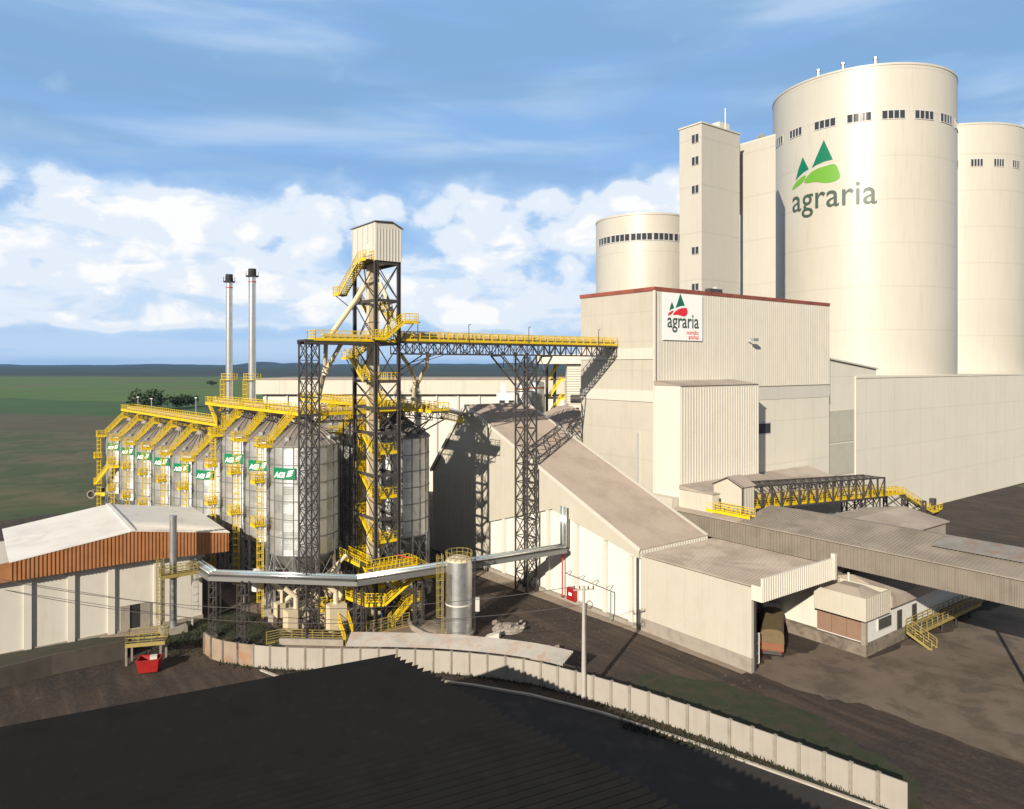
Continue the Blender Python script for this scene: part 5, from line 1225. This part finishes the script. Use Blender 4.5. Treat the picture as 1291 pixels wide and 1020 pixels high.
m.raw(A_+B_, [(0,3,2,1),(0,1,5,4),(1,2,6,5),(2,3,7,6),(3,0,4,7)]); m.raw([p+(c-p)*.06+UZ*.1 for p in A_]+[p+(c+UZ*1.45-p)*.06 for p in B_], [(0,1,2,3),(0,4,5,1),(1,5,6,2),(2,6,7,3),(3,7,4,0)]); 
for x_, y_ in zip(B_, B_[1:]+B_[:1]): m.bar(x_, y_, .14)
m.build('shell', 'red', rc); MB().cbox(c+Vector((.4, .1, .9)), .7, .7, .8, .4).build('load', 'panel', rc)
rw = thing('retaining_wall', 'dark streaked retaining wall sloping down at far left below grass', 'wall', (-47, 82, 0)); m = MB()
q = [Vector((-43.6, 82.2, 0)), Vector((-49.2, 78.0, 0)), Vector((-58, 69, 0))]; 
for x_, y_ in zip(q, q[1:]): m.bar(x_+UZ*1.0, y_+UZ*1.0, .35, 2.2)
m.build('face', 'wall_dark', rw)
struct(MB().raw([(-43.8, 82.4, 1.6), (-49.4, 78.2, 1.9), (-58.2, 69.2, 2.0), (-70, 60, 2.0), (-92, 62, .1), (-62, 82.0, .08), (-51, 88.6, .08), (-43, 90, .08)], [(0, 1, 6, 7), (1, 2, 5, 6), (2, 3, 4, 5)]).build('grass_bank', 'grass'))
# ------------------------------------------------------------------ background
fb = bld('long_far_building', 'very long flat tan building with dark shadow band beyond the silos', 30, 205)
def far_box(px0, px1, y0_, y1_, Y, dep, ang=0.0):
    X0, X1 = (px0-645.5)/920*Y, (px1-645.5)/920*Y; return X0, X1, H-(y1_-461)*Y/920, H-(y0_-461)*Y/920
Y_ = 190.; X0, X1, zb_, zt_ = far_box(322, 740, 478.5, 497, Y_, 30)
def wbox(x0, x1, y0_, y1_, z0_, z1_): m = MB(); return m.para(Vector((x0, y0_, z0_)), Vector((x1-x0, 0, 0)), Vector((0, y1_-y0_, 0)), UZ*(z1_-z0_))
wbox(X0, X1, Y_, Y_+30, zb_, zt_).build('upper_wall', 'cream', fb)
wbox(X0+1.5, X1, Y_+1.5, Y_+29, 0, zb_-.02).build('lower_wall', 'panel', fb)
for k in range(16): x_ = X0+2+k*5.6; wbox(x_, x_+.5, Y_+1.1, Y_+1.52, 0, zb_-.03).build('column', 'frame', fb)
wbox(X0-.3, X1, Y_-.3, Y_+30.3, zt_, zt_+.25).build('roof', 'greyroof', fb)
m = MB()
for k in range(9): x_ = X0+6+k*9.5; m.para(Vector((x_, Y_-.05, zb_)), Vector((.25, 0, 0)), Vector((0, .1, 0)), UZ*(zt_-zb_))
m.build('joint', 'frame', fb)
dt = thing('domed_tank', 'round buff store with ribbed cone roof between gabled store and mill', 'tank', P(90, 103)); c = P(89.2, 102.6)
MB().lathe(c, [(8.2, 0), (8.2, 21.6)], 48).build('wall', 'clad_white', dt, True); m = MB(); m.lathe(c, [(8.5, 21.5), (8.5, 21.8), (1.2, 25.4), (.5, 25.6)], 48)
for i in range(28):
    t = 2*math.pi*i/28; u = Vector((math.cos(t), math.sin(t), 0)); m.bar(c+u*8.4+UZ*21.85, c+u*1.2+UZ*25.45, .14, .12)
m.build('cone_roof', 'greyroof', dt); MB().lathe(c, [(8.24, 18.4), (8.26, 18.4), (8.26, 18.6), (8.24, 18.6)], 48, False).build('seam', 'frame', dt)
def wthing(name, label, cat, px0, px1, py0, py1, Y, dep, mt, extra=None):
    X0, X1, zb_, zt_ = far_box(px0, px1, py0, py1, Y, dep); t = thing(name, label, cat, (X0, Y, 0)); wbox(X0, X1, Y, Y+dep, 0, zt_).build('wall', mt, t); return t, X0, X1, zt_
t, X0, X1, zt_ = wthing('white_house', 'small white block house with two dark windows behind gabled store ridge', 'building', 626, 652, 495, 520, 150., 6, 'white')
for k in range(2): wf = wbox(X0+.5+k*1.9, X0+1.8+k*1.9, 149.95, 150.1, zt_-2.9, zt_-1.5).build('window', 'frame', t); wbox(X0+.6+k*1.9, X0+1.7+k*1.9, 149.9, 149.97, zt_-2.8, zt_-1.6).build('pane', 'glass', wf)
wbox(X0+.9, X0+1.9, 151, 153, zt_, zt_+1.9).build('chimney', 'white', t)
for lab, px_, rr_, top in (('pale grey tank with red bands left behind lattice pylon', 658, 1.1, 484), ('wider silver tank with red bands right behind lattice pylon', 676, 1.7, 482)):
    Y = 152.; X = (px_-645.5)/920*Y; c = Vector((X, Y, 0)); t = thing('storage_tank', lab, 'tank', c); zt_ = H-(top-461)*Y/920
    MB().lathe(c, [(rr_, 0), (rr_, zt_), (.2, zt_+.5)], 28).build('shell', 'galv', t, True); MB().lathe(c, [(rr_+.03, zt_-1.3), (rr_+.03, zt_-.9)], 28, False).build('band', 'truckorange', t)
sf = thing('process_tower', 'brown steel frame with small yellow stairs behind the lattice pylon', 'tower', (8, 156, 0)); m = MB()
fx = lambda px_, Y=156.: (px_-645.5)/920*Y
for px_ in (690, 700, 715):
    for dy in (0, 4): m.bar((fx(px_), 156+dy, 0), (fx(px_), 156+dy, 34), .3)
for zz in (22, 26, 30, 34): m.bar((fx(690), 156, zz), (fx(715), 156, zz), .25); m.bar((fx(690), 160, zz), (fx(715), 160, zz), .25); m.bar((fx(715), 156, zz), (fx(715), 160, zz), .25)
m.build('frame', 'steel', sf)
for k in range(3): stair(sf, Vector((fx(692), 155.5, 22+4*k)), Vector((fx(707), 155.5, 26+4*k)), .9); walk(sf, Vector((fx(707), 155.5, 26+4*k)), Vector((fx(714), 155.5, 26+4*k)), 1.0, nm=('landing', 'landing_railing'))
t, X0, X1, zt_ = wthing('ribbed_tower_block', 'narrow ribbed beige block against sky left of the mill corner', 'building', 715, 736, 459, 512, 150., 6, 'clad')
m = MB(); m.ribs(Vector((X0, 150, 20)), Vector((X0, 150, zt_)), Vector((X1-X0, 0, 0)), .5, .1, .06, Vector((0, -1, 0))); m.build('siding', 'fascia', t)
wbox(X0-6.5, X1, 149, 155, zt_+.05, zt_+2.0).build('head_room', 'clad', t)
mc = thing('roof_machine', 'dark grey blower unit on stand beside the mill wall above cone roof', 'machine', (fx(728, 140.), 140, 22)); c = Vector((fx(728, 140.), 140, 22))
MB().tube(c+Vector((-1.3, 0, 4.6)), c+Vector((1.0, 0, 4.6)), .8, 14).build('drum', 'steel', mc); MB().cbox(c+UZ*3.0, 2.6, 1.4, .3, 0).build('stand', 'panel', mc); MB().bar(c-UZ*22, c+UZ*3, .4).build('post', 'steel', mc)
# inclined silver gallery behind the back silo towards the store
ig = thing('inclined_gallery', 'silver inclined pipe gallery sloping down from back silo to gabled store', 'conveyor', P(57, 96, 24)); m = MB()
m.tube(P(53.4, 88.4, 27.1), P(67.0, 103.0, 24.9), .42, 12); m.build('tube', 'pipe', ig, True); m = MB(); 
for dz in (-.6, -1.4): m.bar(P(53.4, 88.2, 27.1+dz), P(66.9, 102.8, 24.9+dz), .12)
m.build('truss', 'steel', ig); m = MB(); rail(m, [P(53.6, 88.0, 25.6), P(66.6, 102.0, 23.4)], .9, 1.3); m.build('railing', 'yellow', ig)
pl = thing('pilastered_shed', 'cream pilastered wall glimpsed between back silo and gabled store', 'building', P(56, 122)); MB().pbox(54, 66.6, 122, 132, 0, 21.5).build('wall', 'panel', pl)
for k in range(6): MB().pbox(54.3+k*2.3, 54.9+k*2.3, 121.6, 122.05, 0, 21.4).build('pilaster', 'white', pl)
# trees in the fields, each with trunk and leafy crown
def tree(x_, y_, hh_, wd_, label, seed):
    rnd = random.Random(seed); z0_ = gz(x_, y_); t = thing('tree', label, 'tree', (x_, y_, z0_), 'trees in the fields beyond the silos'); b = Vector((x_, y_, z0_))
    m = MB(); m.tube(b-UZ*.5, b+UZ*hh_*.5, hh_*.045, 8, hh_*.025)
    for k in range(5): tt = rnd.uniform(0, 6.28); m.tube(b+UZ*hh_*rnd.uniform(.25, .45), b+Vector((math.cos(tt)*wd_*.35, math.sin(tt)*wd_*.35, hh_*rnd.uniform(.55, .8))), hh_*.018, 6, hh_*.008)
    m.build('trunk', 'bark', t); m = MB(); cl = [(Vector((rnd.gauss(0, .45)*wd_/2, rnd.gauss(0, .45)*wd_/2, hh_*rnd.uniform(.35, .85))), rnd.uniform(.14, .26)*wd_) for _ in range(16)]
    for _ in range(700):
        c_, r_ = rnd.choice(cl); dv_ = Vector((rnd.gauss(0, 1), rnd.gauss(0, 1), rnd.gauss(0, .8))); p = b+c_+dv_.normalized()*r_*rnd.uniform(.6, 1.05); u = Vector((rnd.gauss(0, 1), rnd.gauss(0, 1), rnd.gauss(0, 1))).normalized()*wd_*.035; v = u.orthogonal().normalized()*wd_*.03
        m.raw([p-u-v, p+u-v, p+u+v, p-u+v], [(0,1,2,3)])
    m.build('crown', 'leaf', t)
def tx(px_, Y): return (px_-645.5)/920*Y
for i, (px_, Y, hh_, wd_, lb) in enumerate(((183, 590, 15, 22, 'broad dark tree, largest of those in the green field'), (199, 620, 11, 15, 'small dark tree right beside the broad field tree'), (222, 640, 8, 16, 'low bushy tree in field just left of second conveyor'),
        (234, 650, 9, 14, 'small round tree above the second yellow conveyor'), (243, 655, 8, 13, 'small round tree furthest right in the field hedge'), (266, 1250, 9, 14, 'lone small bush on far green slope by the stacks'))):
    tree(tx(px_, Y), Y, hh_, wd_, lb, i+3)
# lamps poles in field, buried pipe, little yellow vehicle
for i, (px_, py_) in enumerate(((174, 501), (191, 503), (247, 502))):
    Y = 330.; X = tx(px_, Y); zt_ = H-(py_-461)*Y/920; t = thing('field_lamp', ('pale lamp post leftmost beyond the long conveyor', 'pale lamp post with white head, middle beyond the conveyor', 'pale lamp post by second conveyor')[i], 'lamp', (X, Y, 0))
    MB().tube((X, Y, -2), (X, Y, zt_), .09, 6).build('post', 'white', t); MB().cbox((X, Y, zt_), 1.1, .5, .25, 0).build('lamp_head', 'signwhite', t)
cp = thing('culvert_pipe', 'grey corrugated culvert ring lying on grass at the left edge', 'pipe', (-98, 172, 0)); c = Vector((tx(117, 182.), 182, 1.0))
m = MB(); m.lathe((0, 0, 0), [(1.0, -.8), (1.0, .8), (.8, .8), (.8, -.8), (1.0, -.8)], 24, False); m.v = [c+Vector((p.z, p.x*.9+p.z*.3, p.y)) if False else c+Vector((p.x, p.z, p.y)) for p in m.v]; m.build('ring', 'concrete', cp, True)
yv = thing('yellow_machine', 'small yellow farm machine parked left of the last silo', 'vehicle', (tx(131, 182.), 182, 0)); c = Vector((tx(131, 182.), 182, 0))
MB().cbox(c+UZ*.6, 3.4, 1.6, .9, 0).build('body', 'yellow', yv); MB().cbox(c+Vector((-.8, 0, 1.5)), 1.2, 1.4, 1.1, 0).build('cab', 'glass', yv)
for dx in (-1.1, 1.1): MB().tube(c+Vector((dx, -.95, .5)), c+Vector((dx, -.65, .5)), .5, 14).build('wheel', 'rubber', yv)
# ------------------------------------------------------------------ haze
hm = bpy.data.materials.new('haze_air'); hm.use_nodes = True; t = NT(hm.node_tree); t.n.clear()
pv = t.node('ShaderNodeVolumePrincipled'); pv.inputs['Color'].default_value = (.22, .52, 1, 1); pv.inputs['Density'].default_value = 2.8e-5; pv.inputs['Anisotropy'].default_value = .2
ho = t.node('ShaderNodeOutputMaterial'); t.l.new(pv.outputs[0], ho.inputs['Volume']); M['haze'] = hm
hz_o = MB().para(Vector((-15500, -420, -45)), Vector((31000, 0, 0)), Vector((0, 15500, 0)), UZ*175).build('haze', 'haze'); struct(hz_o, 'stuff')
hz_o['label'] = 'thin blue haze over the far hills and fields'; hz_o['category'] = 'haze'
# ------------------------------------------------------------------ loose stones and weeds (uncountable)
rnd = random.Random(11); m = MB()
for _ in range(1100):
    b_ = rnd.uniform(47, 66); a_ = rnd.uniform(44, 96)
    if b_+a_*.35 > 96 and a_ < 60 or (a_ < 60 and b_ < 64): continue
    p = P(b_, a_, .02); s_ = abs(rnd.gauss(0, .09))+.04; u = Vector((rnd.uniform(-1, 1), rnd.uniform(-1, 1), .2)).normalized()*s_; v = Vector((-u.y, u.x, 0))*rnd.uniform(.6, 1.1)
    top = p+u*.5+v*.5+UZ*s_*rnd.uniform(.4, .8); m.raw([p, p+u, p+u+v, p+v, top], [(0,1,4),(1,2,4),(2,3,4),(3,0,4)])
struct(m.build('gravel', 'stone'), 'stuff', label='scattered stones and broken lumps on the dark dirt yard', category='gravel')
m = MB()
for _ in range(5200):
    k_ = rnd.random()
    if k_ < .45: q_ = wpt(rnd.uniform(4, tot-2)); p = q_+Vector((rnd.gauss(0, .5), rnd.choice((-1, 1))*abs(rnd.gauss(.35, .35)), .02))
    elif k_ < .75: p = Vector((rnd.uniform(10, 29), 0, .05)); p.y = 72.5-p.x*.62+abs(rnd.gauss(0, 1.6))
    else: p = Vector((rnd.uniform(-42, -27), rnd.uniform(82.5, 95), .05))
    hh_ = rnd.uniform(.08, .38); t_ = rnd.uniform(0, 6.28); u = Vector((math.cos(t_), math.sin(t_), 0))*rnd.uniform(.04, .12); m.raw([p-u, p+u, p+u*rnd.uniform(-2, 2)+UZ*hh_], [(0,1,2)])
struct(m.build('weeds', 'grass'), 'stuff', label='tufts of weeds along the boundary wall and verges', category='weeds')
#@@END
